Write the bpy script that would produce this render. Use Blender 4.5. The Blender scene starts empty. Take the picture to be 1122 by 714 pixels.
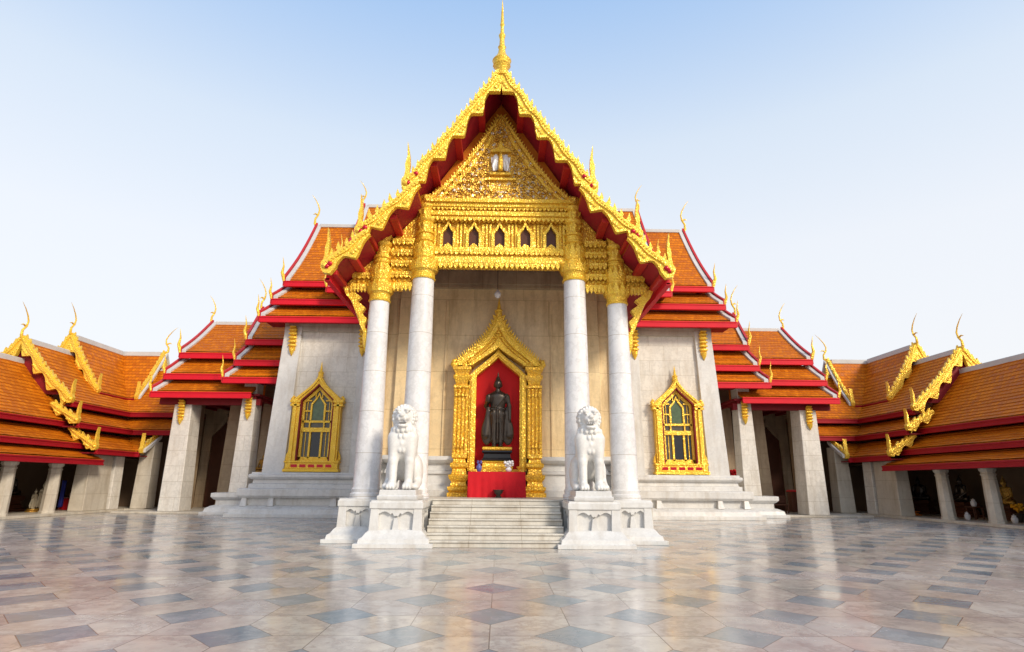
import bpy, math, random
import numpy as np
from mathutils import Vector, Matrix
R = math.radians
rnd = random.Random(7)
SC = bpy.context.scene
COL = SC.collection

# ------------------------------------------------------------------ camera
cd = bpy.data.cameras.new('camera')
cam = bpy.data.objects.new('camera', cd); COL.objects.link(cam)
pitch, yaw, roll = R(15.36), R(1.12), R(0.4)
fw = Vector((math.sin(yaw)*math.cos(pitch), math.cos(yaw)*math.cos(pitch), math.sin(pitch)))
r0 = Vector((math.cos(yaw), -math.sin(yaw), 0)); u0 = r0.cross(fw)
rt = r0*math.cos(roll)+u0*math.sin(roll); up = u0*math.cos(roll)-r0*math.sin(roll)
M = Matrix((rt, up, -fw)).transposed().to_4x4(); M.translation = Vector((0.08, 0, 1.5))
cam.matrix_world = M
cd.sensor_fit = 'HORIZONTAL'; cd.sensor_width = 36; cd.lens = 36*630/1122
cd.clip_end = 6000; cd.clip_start = .05
SC.camera = cam

# ------------------------------------------------------------------ sky and sun
SUN_EL, SUN_AZ = R(30), R(141)          # azimuth clockwise from +Y (the way the camera looks)
w = bpy.data.worlds.new('World'); SC.world = w; w.use_nodes = True
nt = w.node_tree; bg = nt.nodes['Background']
sky = nt.nodes.new('ShaderNodeTexSky'); sky.sky_type = 'NISHITA'; sky.sun_disc = False
sky.sun_elevation = SUN_EL; sky.sun_rotation = SUN_AZ
sky.air_density = 1.0; sky.dust_density = 4.0; sky.ozone_density = 1.5; sky.altitude = 0
tc = nt.nodes.new('ShaderNodeTexCoord'); sx = nt.nodes.new('ShaderNodeSeparateXYZ'); nt.links.new(tc.outputs['Generated'], sx.inputs[0])
rp = nt.nodes.new('ShaderNodeValToRGB'); nt.links.new(sx.outputs[2], rp.inputs[0]); e = rp.color_ramp.elements
for i in range(3): e.new(.5)             # thin milky haze, denser towards the horizon
for i, (p, f) in enumerate(((0., .95), (.30, .9), (.50, .85), (.75, .75), (1., .6))): e[i].position = p; e[i].color = (f, f, f, 1)
mx = nt.nodes.new('ShaderNodeMix'); mx.data_type = 'RGBA'; nt.links.new(rp.outputs[0], mx.inputs[0])
nt.links.new(sky.outputs[0], mx.inputs[6]); hz = nt.nodes.new('ShaderNodeValToRGB'); nt.links.new(sx.outputs[2], hz.inputs[0]); e = hz.color_ramp.elements
for i in range(2): e.new(.5)
for i, (p, c) in enumerate(((0., (.83, .825, .83)), (.36, (.795, .82, .86)), (.53, (.67, .755, .855)), (.71, (.38, .57, .86)))): e[i].position = p; e[i].color = (*c, 1)
vm = nt.nodes.new('ShaderNodeVectorMath'); vm.operation = 'SCALE'; vm.inputs['Scale'].default_value = 4.2
nt.links.new(hz.outputs[0], vm.inputs[0]); nt.links.new(vm.outputs[0], mx.inputs[7])
nt.links.new(mx.outputs[2], bg.inputs[0]); bg.inputs[1].default_value = .15
sd = bpy.data.lights.new('sun', 'SUN'); sd.energy = 1.6; sd.angle = R(12); sd.color = (1, .87, .70)
sun = bpy.data.objects.new('sun', sd); COL.objects.link(sun)
sv = Vector((math.sin(SUN_AZ)*math.cos(SUN_EL), math.cos(SUN_AZ)*math.cos(SUN_EL), math.sin(SUN_EL)))
sun.rotation_euler = sv.to_track_quat('Z', 'Y').to_euler()
SC.view_settings.view_transform = 'Standard'; SC.view_settings.look = 'None'
SC.view_settings.gamma = 1; SC.view_settings.exposure = 0.88
try: SC.view_settings.use_curve_mapping = False
except Exception: pass
SC.render.engine = 'CYCLES'
SC.cycles.max_bounces = 6; SC.cycles.diffuse_bounces = 4; SC.cycles.glossy_bounces = 3
SC.cycles.use_denoising = True

# ------------------------------------------------------------------ materials
class NT:
    def __init__(s, name, rough=.6, metal=0., spec=.5):
        s.m = bpy.data.materials.new(name); s.m.use_nodes = True
        s.n = s.m.node_tree.nodes; s.l = s.m.node_tree.links
        s.b = s.n['Principled BSDF']
        s.b.inputs['Roughness'].default_value = rough; s.b.inputs['Metallic'].default_value = metal
        s.b.inputs['Specular IOR Level'].default_value = spec
    def N(s, t, **k):
        n = s.n.new(t)
        for a, v in k.items(): setattr(n, a, v)
        return n
    def link(s, a, b): s.l.new(a, b)
    def math(s, op, a, b=None, c=None):
        n = s.n.new('ShaderNodeMath'); n.operation = op
        for i, v in enumerate((a, b, c)):
            if v is None: continue
            if isinstance(v, (int, float)): n.inputs[i].default_value = v
            else: s.l.new(v, n.inputs[i])
        return n.outputs[0]
    def mix(s, f, a, b, mode='MIX'):
        n = s.n.new('ShaderNodeMix'); n.data_type = 'RGBA'; n.blend_type = mode
        for i, v in ((0, f), (6, a), (7, b)):
            if isinstance(v, (int, float)): n.inputs[i].default_value = v
            elif isinstance(v, tuple): n.inputs[i].default_value = (*v[:3], 1)
            else: s.l.new(v, n.inputs[i])
        return n.outputs[2]
    def coord(s, o='Object'):
        return s.n.new('ShaderNodeTexCoord').outputs[o]
    def noise(s, vec, scale, detail=4, rough=.55, out='Fac'):
        n = s.n.new('ShaderNodeTexNoise'); n.inputs['Scale'].default_value = scale
        n.inputs['Detail'].default_value = detail; n.inputs['Roughness'].default_value = rough
        if vec is not None: s.l.new(vec, n.inputs['Vector'])
        return n.outputs[out]
    def ramp(s, f, *stops):
        n = s.n.new('ShaderNodeValToRGB'); e = n.color_ramp.elements
        while len(e) < len(stops): e.new(.5)
        for i, (p, c) in enumerate(stops):
            e[i].position = p; e[i].color = (*c, 1) if isinstance(c, tuple) else (c, c, c, 1)
        s.l.new(f, n.inputs[0]); return n.outputs[0]
    def bump(s, h, strength=.3, dist=.02):
        n = s.n.new('ShaderNodeBump'); n.inputs['Strength'].default_value = strength
        n.inputs['Distance'].default_value = dist
        s.l.new(h, n.inputs['Height']); s.l.new(n.outputs[0], s.b.inputs['Normal'])
    def col(s, c):
        if isinstance(c, tuple): s.b.inputs['Base Color'].default_value = (*c, 1)
        else: s.l.new(c, s.b.inputs['Base Color'])
    def sep(s, v):
        n = s.n.new('ShaderNodeSeparateXYZ'); s.l.new(v, n.inputs[0]); return n.outputs
    def mapping(s, v, scale=(1, 1, 1), loc=(0, 0, 0)):
        n = s.n.new('ShaderNodeMapping'); n.inputs['Scale'].default_value = scale
        n.inputs['Location'].default_value = loc; s.l.new(v, n.inputs[0]); return n.outputs[0]

def mat_marble(name, c1, c2, stain, samt=.5, joints=None, rough=.45, vein=.25):
    t = NT(name, rough); P = t.coord()
    a = t.noise(P, .9, 6, .6); b = t.noise(P, 5, 8, .65)
    base = t.mix(t.ramp(a, (.35, 0.), (.68, 1.)), c1, c2)
    vn = t.ramp(t.noise(P, 2.3, 10, .7), (.44, 0.), (.5, 1.), (.56, 0.))
    base = t.mix(t.math('MULTIPLY', vn, vein), base, tuple(x*.62 for x in c1))
    st = t.noise(t.mapping(P, (1.6, 1.6, .28)), 1.4, 7, .68)
    st = t.math('MULTIPLY', t.ramp(st, (.48, 0.), (.72, 1.)), samt)
    base = t.mix(st, base, stain)
    h = b
    if joints:
        br = t.N('ShaderNodeTexBrick'); br.inputs['Scale'].default_value = 1
        br.inputs['Brick Width'].default_value = joints[0]; br.inputs['Row Height'].default_value = joints[1]
        br.inputs['Mortar Size'].default_value = .008; br.inputs['Mortar Smooth'].default_value = .3
        br.inputs['Color1'].default_value = (1, 1, 1, 1); br.inputs['Color2'].default_value = (.93, .935, .94, 1)
        br.inputs['Mortar'].default_value = (.62, .57, .50, 1); br.inputs['Bias'].default_value = 0
        t.link(t.coord('UV'), br.inputs['Vector'])
        base = t.mix(1., base, br.outputs['Color'], 'MULTIPLY')
        h = t.math('SUBTRACT', t.math('MULTIPLY', b, .4), br.outputs['Fac'])
    t.col(base); t.bump(h, .25, .02)
    t.link(t.math('ADD', t.math('MULTIPLY', b, .25), rough-.12), t.b.inputs['Roughness'])
    return t.m

def mat_gold(name, base=(.88, .50, .045), dark=(.42, .13, .012), scale=9., amt=.55, rough=.36, metal=.55, inlay=None, bmp=.5):
    t = NT(name, rough, metal); P = t.coord()
    v = t.N('ShaderNodeTexVoronoi'); v.inputs['Scale'].default_value = scale
    t.link(P, v.inputs['Vector'])
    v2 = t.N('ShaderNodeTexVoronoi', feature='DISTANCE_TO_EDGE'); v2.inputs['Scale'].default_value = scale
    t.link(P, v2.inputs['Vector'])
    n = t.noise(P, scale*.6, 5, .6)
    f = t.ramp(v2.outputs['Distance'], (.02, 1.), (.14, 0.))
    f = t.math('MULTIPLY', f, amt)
    c = t.mix(f, base, dark)  # crevices between carved cells darkened, shade put into the gold colour
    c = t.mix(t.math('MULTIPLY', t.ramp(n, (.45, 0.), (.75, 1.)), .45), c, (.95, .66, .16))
    if inlay:
        wn = t.ramp(v.outputs['Color'], (.76, 0.), (.80, 1.))
        c = t.mix(t.math('MULTIPLY', wn, .8), c, inlay)
    t.col(c)
    h = t.math('ADD', t.math('MULTIPLY', v2.outputs['Distance'], 1.4), t.math('MULTIPLY', n, .3))
    t.bump(h, bmp, .05)
    return t.m

def mat_plain(name, c, rough=.5, metal=0., var=.25, scale=3., bump=.1):
    t = NT(name, rough, metal, .3); P = t.coord()
    n = t.noise(P, scale, 6, .6)
    t.col(t.mix(t.math('MULTIPLY', t.ramp(n, (.35, 0.), (.7, 1.)), var), c, tuple(x*.55 for x in c)))
    t.bump(t.noise(P, scale*6, 4), bump, .01)
    return t.m

def mat_tile(name='orange_roof_tile'):
    t = NT(name, .5, 0, .12); U = t.sep(t.coord('UV')); P = t.coord()
    row, colw = .26, .21
    v = t.math('DIVIDE', U[1], row); iv = t.math('FLOOR', v); fv = t.math('SUBTRACT', v, iv)
    odd = t.math('MULTIPLY', t.math('MODULO', t.math('ABSOLUTE', iv), 2), .5)
    u = t.math('ADD', t.math('DIVIDE', U[0], colw), odd); iu = t.math('FLOOR', u); fu = t.math('SUBTRACT', u, iu)
    cmb = t.N('ShaderNodeCombineXYZ'); t.link(iu, cmb.inputs[0]); t.link(iv, cmb.inputs[1])
    wn = t.N('ShaderNodeTexWhiteNoise', noise_dimensions='2D'); t.link(cmb.outputs[0], wn.inputs['Vector'])
    c = t.mix(wn.outputs['Value'], (.47, .112, .003), (.70, .205, .005))
    big = t.noise(P, .5, 5, .6)
    c = t.mix(t.math('MULTIPLY', t.ramp(big, (.4, 0.), (.7, 1.)), .4), c, (.40, .095, .004))
    # pointed scale outline: gap beside each tile and the step at its lower edge
    e = t.math('ABSOLUTE', t.math('SUBTRACT', fu, .5))            # 0 at the tile centre .. .5 at its side
    tip = t.math('ADD', .72, t.math('MULTIPLY', t.math('SUBTRACT', .5, e), .5))
    g = t.math('GREATER_THAN', fv, tip)
    side = t.math('GREATER_THAN', e, .455)
    gap = t.math('MAXIMUM', g, side)
    c = t.mix(t.math('MULTIPLY', gap, .45), c, (.20, .05, .006))
    t.col(c)
    h = t.math('ADD', t.math('MULTIPLY', fv, .8), t.math('MULTIPLY', t.math('SUBTRACT', .5, e), .9))
    h = t.math('SUBTRACT', h, t.math('MULTIPLY', gap, 1.))
    t.bump(h, .4, .03)
    t.link(t.math('ADD', .42, t.math('MULTIPLY', wn.outputs['Value'], .2)), t.b.inputs['Roughness'])
    return t.m

def mat_floor():
    t = NT('polished_marble_paving', .16, 0, .5); P = t.coord(); X = t.sep(P)
    u = t.math('DIVIDE', X[0], .872); v = t.math('DIVIDE', X[1], .93)
    ru = t.math('ROUND', u); rv = t.math('ROUND', v)
    fu = t.math('ABSOLUTE', t.math('SUBTRACT', u, ru)); fv = t.math('ABSOLUTE', t.math('SUBTRACT', v, rv))
    s = t.math('ADD', fu, fv)
    odd = t.math('GREATER_THAN', t.math('MODULO', t.math('ABSOLUTE', t.math('ADD', ru, rv)), 2), .5)
    even = t.math('SUBTRACT', 1, odd)
    blue = t.math('MULTIPLY', even, t.math('LESS_THAN', s, .478))
    cb = t.N('ShaderNodeCombineXYZ'); t.link(ru, cb.inputs[0]); t.link(rv, cb.inputs[1]); cb.inputs[2].default_value = 3
    cp = t.N('ShaderNodeCombineXYZ'); t.link(t.math('FLOOR', u), cp.inputs[0]); t.link(t.math('FLOOR', v), cp.inputs[1])
    w1 = t.N('ShaderNodeTexWhiteNoise', noise_dimensions='3D'); t.link(cb.outputs[0], w1.inputs['Vector'])
    w2 = t.N('ShaderNodeTexWhiteNoise', noise_dimensions='3D'); t.link(cp.outputs[0], w2.inputs['Vector'])
    off = t.N('ShaderNodeVectorMath', operation='MULTIPLY_ADD'); t.link(w2.outputs['Color'], off.inputs[0])
    off.inputs[1].default_value = (9, 9, 9); t.link(P, off.inputs[2])
    vein = t.noise(off.outputs[0], 2.2, 9, .68)
    fine = t.noise(off.outputs[0], 9, 6, .6)
    pale = t.ramp(w2.outputs['Value'], (0., (.53, .475, .405)), (.25, (.60, .545, .455)), (.5, (.52, .445, .39)), (.75, (.63, .58, .495)), (.9, (.51, .475, .435)), (1., (.56, .51, .445)))
    pale = t.mix(t.math('MULTIPLY', t.ramp(vein, (.42, 0.), (.62, 1.)), .6), pale, (.36, .31, .28))
    ridge_ = t.ramp(t.noise(off.outputs[0], 1.3, 11, .72), (.455, 0.), (.497, 1.), (.54, 0.))
    pale = t.mix(t.math('MULTIPLY', ridge_, .5), pale, (.27, .225, .205))
    bl = t.ramp(w1.outputs['Value'], (0., (.155, .215, .25)), (.35, (.20, .26, .29)), (.65, (.26, .31, .315)), (.85, (.225, .265, .28)), (1., (.17, .22, .26)))
    bl = t.mix(t.math('MULTIPLY', t.ramp(vein, (.45, 0.), (.62, 1.)), .5), bl, (.30, .335, .35))
    bl = t.mix(t.math('MULTIPLY', ridge_, .3), bl, (.47, .48, .47))
    c = t.mix(blue, pale, bl)
    wear = t.noise(t.mapping(P, (1., 1., 1.), (31, 7, 0)), .8, 7, .7)
    c = t.mix(t.math('MULTIPLY', t.ramp(wear, (.45, 0.), (.68, 1.)), .28), c, (.38, .35, .33))
    seam = t.math('MULTIPLY', t.math('LESS_THAN', t.math('MINIMUM', fu, fv), .007), t.math('SUBTRACT', 1, blue))
    sd_ = t.math('MULTIPLY', even, t.math('LESS_THAN', t.math('ABSOLUTE', t.math('SUBTRACT', s, .478)), .009))
    seam = t.math('MAXIMUM', seam, sd_)
    c = t.mix(t.math('MULTIPLY', seam, .7), c, (.12, .095, .08))
    dirt = t.noise(P, .45, 8, .7)
    c = t.mix(t.math('MULTIPLY', t.ramp(dirt, (.45, 0.), (.75, 1.)), .35), c, (.30, .25, .215))
    t.col(c)
    rr = t.math('ADD', .06, t.math('MULTIPLY', t.ramp(dirt, (.4, 0.), (.70, 1.)), .2))
    rr = t.math('ADD', rr, t.math('MULTIPLY', w2.outputs['Value'], .07))
    t.link(t.math('ADD', rr, t.math('MULTIPLY', fine, .07)), t.b.inputs['Roughness'])
    h = t.math('ADD', t.math('MULTIPLY', t.noise(P, 2.2, 4), 1.2), t.math('MULTIPLY', w2.outputs['Value'], .25))
    t.bump(t.math('SUBTRACT', h, t.math('MULTIPLY', seam, .5)), .16, .03)
    return t.m

def mat_glass(name, c, rough=.12):
    t = NT(name, rough, 0, .6); P = t.coord()
    t.col(t.mix(t.noise(P, 6, 3), c, tuple(x*.3 for x in c))); return t.m

WHITE = mat_marble('white_carrara_marble', (.70, .69, .66), (.61, .61, .60), (.42, .37, .30), .55, None, .3, .25)
SHAFT = mat_marble('white_column_marble', (.80, .79, .78), (.73, .73, .74), (.55, .49, .41), .38, (2.6, 1.15), .2, .38)
STATU = mat_marble('white_statue_marble', (.78, .77, .74), (.71, .70, .67), (.48, .42, .34), .4, None, .4, .3)
WALL = mat_marble('wing_wall_marble', (.76, .72, .65), (.67, .635, .57), (.43, .36, .27), .6, (1.5, .75), .35, .4)
PWALL = mat_marble('porch_wall_marble', (.86, .68, .40), (.74, .55, .30), (.36, .23, .11), .7, (1.75, 1.3), .3, .3)
STEP = mat_marble('step_marble', (.66, .63, .56), (.57, .535, .465), (.34, .28, .20), .7, (1.3, 5.), .4, .3)
PIER = mat_marble('gallery_pier_marble', (.62, .57, .48), (.52, .46, .37), (.32, .26, .18), .7, (3., .9), .45, .25)
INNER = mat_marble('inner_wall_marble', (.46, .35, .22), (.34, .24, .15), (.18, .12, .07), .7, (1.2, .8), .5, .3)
GOLD = mat_gold('gilded_plaster', (.92, .55, .04), (.40, .12, .01), 11., .6, .34, .42)
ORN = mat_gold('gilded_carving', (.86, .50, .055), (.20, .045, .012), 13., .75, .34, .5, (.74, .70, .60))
GOLDS = mat_gold('smooth_gilding', (.97, .64, .055), (.58, .21, .012), 15., .5, .30, .35)
BOARD = mat_gold('bright_gilding', (1.0, .68, .065), (.62, .24, .015), 19., .5, .26, .35, None, .4)
TILE = mat_tile()
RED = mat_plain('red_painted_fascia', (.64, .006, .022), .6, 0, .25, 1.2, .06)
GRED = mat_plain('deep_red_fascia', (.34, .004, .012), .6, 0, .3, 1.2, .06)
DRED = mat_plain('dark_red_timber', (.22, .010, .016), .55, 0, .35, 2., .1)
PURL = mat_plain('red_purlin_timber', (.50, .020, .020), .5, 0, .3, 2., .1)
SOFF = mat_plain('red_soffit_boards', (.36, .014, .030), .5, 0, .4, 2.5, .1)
ORANGE = mat_plain('orange_lacquer', (.66, .20, .015), .4, 0, .3, 2., .08)
RIDGE = mat_plain('white_ridge_plaster', (.58, .57, .55), .6, 0, .3, 1.5, .12)
BRONZE = mat_plain('dark_bronze', (.085, .07, .058), .32, .75, .4, 5., .15)
DARK = mat_plain('shade_toned_gallery_wall', (.19, .125, .08), .7, 0, .4, 1., .1)  # gallery wall and ceiling coloured dark in place of deep interior shade
CLOTH = mat_plain('red_cloth', (.55, .008, .016), .8, 0, .25, 5., .15)
REDBACK = mat_plain('red_niche_lining', (.55, .006, .008), .7, 0, .25, 2., .06)
BLACKL = mat_plain('black_lacquer', (.02, .02, .022), .25, 0, .2, 4., .05)
GLASSG = mat_glass('green_glass', (.10, .17, .075))
GLASSB = mat_glass('smoky_glass', (.12, .105, .07))
GLASSD = mat_glass('dark_glass', (.012, .014, .02))
REDG = mat_plain('red_mirror_glass', (.52, .015, .03), .15, .3, .2, 8., .02)
FLOOR = mat_floor()
GROUND = mat_plain('grey_concrete_ground', (.30, .28, .25), .8, 0, .4, .3, .2)
YELLOW = mat_plain('saffron_cloth', (.75, .38, .02), .8, 0, .3, 6., .15)
BLUEC = mat_plain('blue_cloth', (.03, .04, .28), .8, 0, .3, 6., .15)
PINKC = mat_plain('pink_cloth', (.62, .28, .24), .8, 0, .3, 6., .15)
WOOD = mat_plain('dark_wood', (.10, .035, .018), .45, 0, .4, 4., .15)
WHITEP = mat_plain('white_china', (.78, .78, .8), .25, 0, .15, 6., .03)
BLUEP = mat_plain('blue_china', (.10, .12, .38), .25, 0, .3, 12., .03)
LEAF = mat_plain('green_leaf', (.06, .14, .035), .55, 0, .5, 14., .15)
STONEL = mat_plain('pale_gilt_stone', (.55, .49, .36), .45, .1, .3, 6., .1)
OLDGOLD = mat_gold('aged_gilding', (.52, .29, .05), (.16, .06, .015), 12., .6, .38, .6)

# ------------------------------------------------------------------ mesh builder
class MB:
    def __init__(s, T=None): s.v = []; s.f = []; s.u = []; s.T = T
    def add(s, vs, fs, uvs=None):
        b = len(s.v)
        s.v += [tuple(s.T(*p)) if s.T else tuple(p) for p in vs]
        for i, f in enumerate(fs):
            s.f.append([b+k for k in f]); s.u.append(uvs[i] if uvs else None)
    def box(s, x0, x1, y0, y1, z0, z1):
        s.add([(x0,y0,z0),(x1,y0,z0),(x1,y1,z0),(x0,y1,z0),(x0,y0,z1),(x1,y0,z1),(x1,y1,z1),(x0,y1,z1)],
              [(3,2,1,0),(4,5,6,7),(0,1,5,4),(1,2,6,5),(2,3,7,6),(3,0,4,7)])
    def hexa(s, lo, hi, z0, z1):       # lo, hi: (x0,x1,y0,y1) at z0 and z1
        a, b, c, d = lo; e, f, g, h = hi
        s.add([(a,c,z0),(b,c,z0),(b,d,z0),(a,d,z0),(e,g,z1),(f,g,z1),(f,h,z1),(e,h,z1)],
              [(3,2,1,0),(4,5,6,7),(0,1,5,4),(1,2,6,5),(2,3,7,6),(3,0,4,7)])
    def stack(s, x0, x1, y0, y1, prof):  # rectangular moulding: prof = [(z, outset)]
        V = []; F = []
        for z, o in prof: V += [(x0-o,y0-o,z),(x1+o,y0-o,z),(x1+o,y1+o,z),(x0-o,y1+o,z)]
        for i in range(len(prof)-1):
            b = 4*i
            for k in range(4): F.append((b+k, b+(k+1)%4, b+4+(k+1)%4, b+4+k))
        n = 4*(len(prof)-1); F += [(3,2,1,0), (n,n+1,n+2,n+3)]
        s.add(V, F)
    def lathe(s, cx, cy, prof, n=24, lobes=0):   # prof = [(z, r[, lobe amount])]
        V = []; F = []; m = len(prof)
        for p in prof:
            a = p[2] if len(p) > 2 else 0
            for k in range(n):
                t = 2*math.pi*k/n; r = p[1]*(1+a*math.cos(lobes*t))
                V.append((cx+r*math.cos(t), cy+r*math.sin(t), p[0]))
        for i in range(m-1):
            for k in range(n): F.append((i*n+k, i*n+(k+1)%n, (i+1)*n+(k+1)%n, (i+1)*n+k))
        F.append(tuple(range(n-1, -1, -1))); F.append(tuple((m-1)*n+k for k in range(n)))
        s.add(V, F)
    def prism(s, poly, y0, y1, ax='y'):   # polygon in x,z pushed along y (or polygon in y,z pushed along x)
        n = len(poly)
        if ax == 'y': V = [(p[0], y0, p[1]) for p in poly]+[(p[0], y1, p[1]) for p in poly]
        else: V = [(y0, p[0], p[1]) for p in poly]+[(y1, p[0], p[1]) for p in poly]
        F = [tuple(range(n)), tuple(range(2*n-1, n-1, -1))]
        for k in range(n): F.append((k, k+n, (k+1)%n+n, (k+1)%n))
        s.add(V, F)
    def band(s, A, B, y0, y1):           # strip between two equal-length x,z lines, pushed along y
        n = len(A); V = []
        for y in (y0, y1): V += [(p[0], y, p[1]) for p in A]+[(p[0], y, p[1]) for p in B]
        F = []
        for k in range(n-1):
            F += [(k, k+1, n+k+1, n+k), (2*n+k, 3*n+k, 3*n+k+1, 2*n+k+1),
                  (k, 2*n+k, 2*n+k+1, k+1), (n+k, n+k+1, 3*n+k+1, 3*n+k)]
        F += [(0, n, 3*n, 2*n), (n-1, 3*n-1, 4*n-1, 2*n-1)]
        s.add(V, F)
    def tube(s, pts, rad, n=8, flat=1.):
        V = []; F = []; m = len(pts); P = [Vector(p) for p in pts]
        for i in range(m):
            d = (P[min(i+1, m-1)]-P[max(i-1, 0)]).normalized()
            a = d.cross(Vector((0, 1, 0)));
            if a.length < .1: a = d.cross(Vector((1, 0, 0)))
            a.normalize(); b = d.cross(a)
            for k in range(n):
                t = 2*math.pi*k/n; V.append(tuple(P[i]+a*(rad[i]*math.cos(t))+b*(rad[i]*flat*math.sin(t))))
        for i in range(m-1):
            for k in range(n): F.append((i*n+k, i*n+(k+1)%n, (i+1)*n+(k+1)%n, (i+1)*n+k))
        F.append(tuple(range(n-1, -1, -1))); F.append(tuple((m-1)*n+k for k in range(n)))
        s.add(V, F)
    def ball(s, c, r, n=10):
        prof = [(c[2]-r[2]*math.cos(math.pi*i/6), max(.02, math.sin(math.pi*i/6))) for i in range(7)]
        V = []; F = []
        for z, q in prof:
            for k in range(n):
                t = 2*math.pi*k/n; V.append((c[0]+r[0]*q*math.cos(t), c[1]+r[1]*q*math.sin(t), z))
        for i in range(6):
            for k in range(n): F.append((i*n+k, i*n+(k+1)%n, (i+1)*n+(k+1)%n, (i+1)*n+k))
        F.append(tuple(range(n-1, -1, -1))); F.append(tuple(6*n+k for k in range(n)))
        s.add(V, F)
    def build(s, name, mat, parent=None, mir=False, world=True, bevel=0, angle=35, flip=True):
        V = [(-x, y, z) if mir else (x, y, z) for x, y, z in s.v]
        F = s.f
        me = bpy.data.meshes.new(name)
        root = parent
        while root is not None and root.parent is not None: root = root.parent
        off = Vector(root['_loc']) if (world and root is not None and '_loc' in root) else Vector((0, 0, 0))
        me.from_pydata([(x-off.x, y-off.y, z-off.z) for x, y, z in V], [], F)
        uv = me.uv_layers.new(name='UVMap')
        for p, U in zip(me.polygons, s.u):
            nx, ny, nz = (abs(c) for c in p.normal)
            for k, li in enumerate(p.loop_indices):
                if U: uv.data[li].uv = U[k]; continue
                x, y, z = V[me.loops[li].vertex_index]
                if ny >= nx and ny >= nz: q = (x, z)
                elif nx >= nz: q = (y, z)
                else: q = (x, y)
                uv.data[li].uv = q
        import bmesh
        bm = bmesh.new(); bm.from_mesh(me); bmesh.ops.recalc_face_normals(bm, faces=bm.faces); bm.to_mesh(me); bm.free()
        me.polygons.foreach_set('use_smooth', [True]*len(me.polygons))
        me.set_sharp_from_angle(angle=R(angle))
        me.materials.append(mat)
        o = bpy.data.objects.new(name, me); COL.objects.link(o)
        if parent is not None: o.parent = parent
        if bevel:
            b = o.modifiers.new('bevel', 'BEVEL'); b.width = bevel; b.segments = 2; b.limit_method = 'ANGLE'; b.angle_limit = R(40)
            b.harden_normals = True
        return o

def thing(name, label, cat, loc=(0, 0, 0), group=None, rz=0):
    o = bpy.data.objects.new(name, None); COL.objects.link(o); o.empty_display_size = .2
    o.location = loc; o.rotation_euler = (0, 0, rz); o['_loc'] = tuple(loc)
    o['label'] = label; o['category'] = cat
    if group: o['group'] = group
    return o
def tag(o, label, cat, group=None):
    o['label'] = label; o['category'] = cat
    if group: o['group'] = group
    return o
def dup(root, loc, rz=0, label=None, scale=None):
    r = root.copy(); COL.objects.link(r); r.location = loc; r.rotation_euler = (0, 0, rz); r['_loc'] = tuple(loc)
    if label: r['label'] = label
    if scale: r.scale = (scale,)*3
    for ch in list(root.children):
        c = ch.copy(); COL.objects.link(c); c.parent = r
        for g in list(ch.children):
            d = g.copy(); COL.objects.link(d); d.parent = c
    return r
def copy_part(part, dx=0, dy=0, dz=0):
    c = part.copy(); COL.objects.link(c); c.location = part.location+Vector((dx, dy, dz))
    for g in list(part.children):
        d = g.copy(); COL.objects.link(d); d.parent = c
    return c

# ---- implicit bodies turned into one continuous skin
def rcone(P, a, b, r1, r2):
    a = np.array(a, float); b = np.array(b, float); d = b-a
    t = np.clip(((P-a)@d)/(d@d), 0, 1)
    return np.linalg.norm(P-(a+t[..., None]*d), axis=-1)-(r1+(r2-r1)*t)
def ell(P, c, r):
    q = P-np.array(c, float); r = np.array(r, float)
    k0 = np.linalg.norm(q/r, axis=-1); k1 = np.linalg.norm(q/r**2, axis=-1)+1e-9
    return k0*(k0-1)/k1
def smin(a, b, k):
    h = np.clip(.5+.5*(b-a)/k, 0, 1); return b*(1-h)+a*h-k*h*(1-h)
def smax(a, b, k): return -smin(-a, -b, k)
def skin(field, lo, hi, step):
    ax = [np.arange(lo[i], hi[i]+step, step) for i in range(3)]
    G = np.stack(np.meshgrid(*ax, indexing='ij'), -1); D = field(G)
    ins = D < 0; nx, ny, nz = D.shape
    cs = np.zeros((nx-1, ny-1, nz-1, 3)); cn = np.zeros((nx-1, ny-1, nz-1))
    corners = [(i, j, k) for i in (0, 1) for j in (0, 1) for k in (0, 1)]
    def sl(c): return tuple(slice(c[i], D.shape[i]-1+c[i]) for i in range(3))
    for a in corners:
        for ax_ in range(3):
            if a[ax_]: continue
            b = list(a); b[ax_] = 1; b = tuple(b)
            da, db = D[sl(a)], D[sl(b)]; cr = (da < 0) != (db < 0)
            t = np.where(cr, da/(da-db+1e-12), 0)[..., None]
            p = G[sl(a)]*(1-t)+G[sl(b)]*t
            cs += np.where(cr[..., None], p, 0); cn += cr
    idx = -np.ones(cn.shape, int); m = cn > 0; idx[m] = np.arange(m.sum())
    V = cs[m]/cn[m][:, None]; F = []
    for ax_ in range(3):
        b = [slice(None)]*3; b[ax_] = slice(1, None); a = [slice(None)]*3; a[ax_] = slice(None, -1)
        cr = ins[tuple(a)] != ins[tuple(b)]
        o1, o2 = [(1, 2), (2, 0), (0, 1)][ax_]
        for q in np.argwhere(cr):
            if q[o1] == 0 or q[o2] == 0 or q[o1] >= D.shape[o1]-1 or q[o2] >= D.shape[o2]-1: continue
            c = []
            for d1, d2 in ((-1, -1), (0, -1), (0, 0), (-1, 0)):
                r = q.copy(); r[o1] += d1; r[o2] += d2; c.append(idx[tuple(r)])
            if not ins[tuple(q)]: c = c[::-1]
            F.append(c)
    return V.tolist(), F

# ---- shapes used in many places
def ogee(w, zb, zs, zt, n=14, sharp=6, mixk=.36):
    L = [(-w, zb), (-w, (zb+zs)/2), (-w, zs)]
    for i in range(1, n+1):
        t = i/n; L.append((-w*(1-t), zs+(zt-zs)*((1-mixk)*t**.9+mixk*t**sharp)))
    return L+[(-x, z) for x, z in L[-2::-1]]

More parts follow.
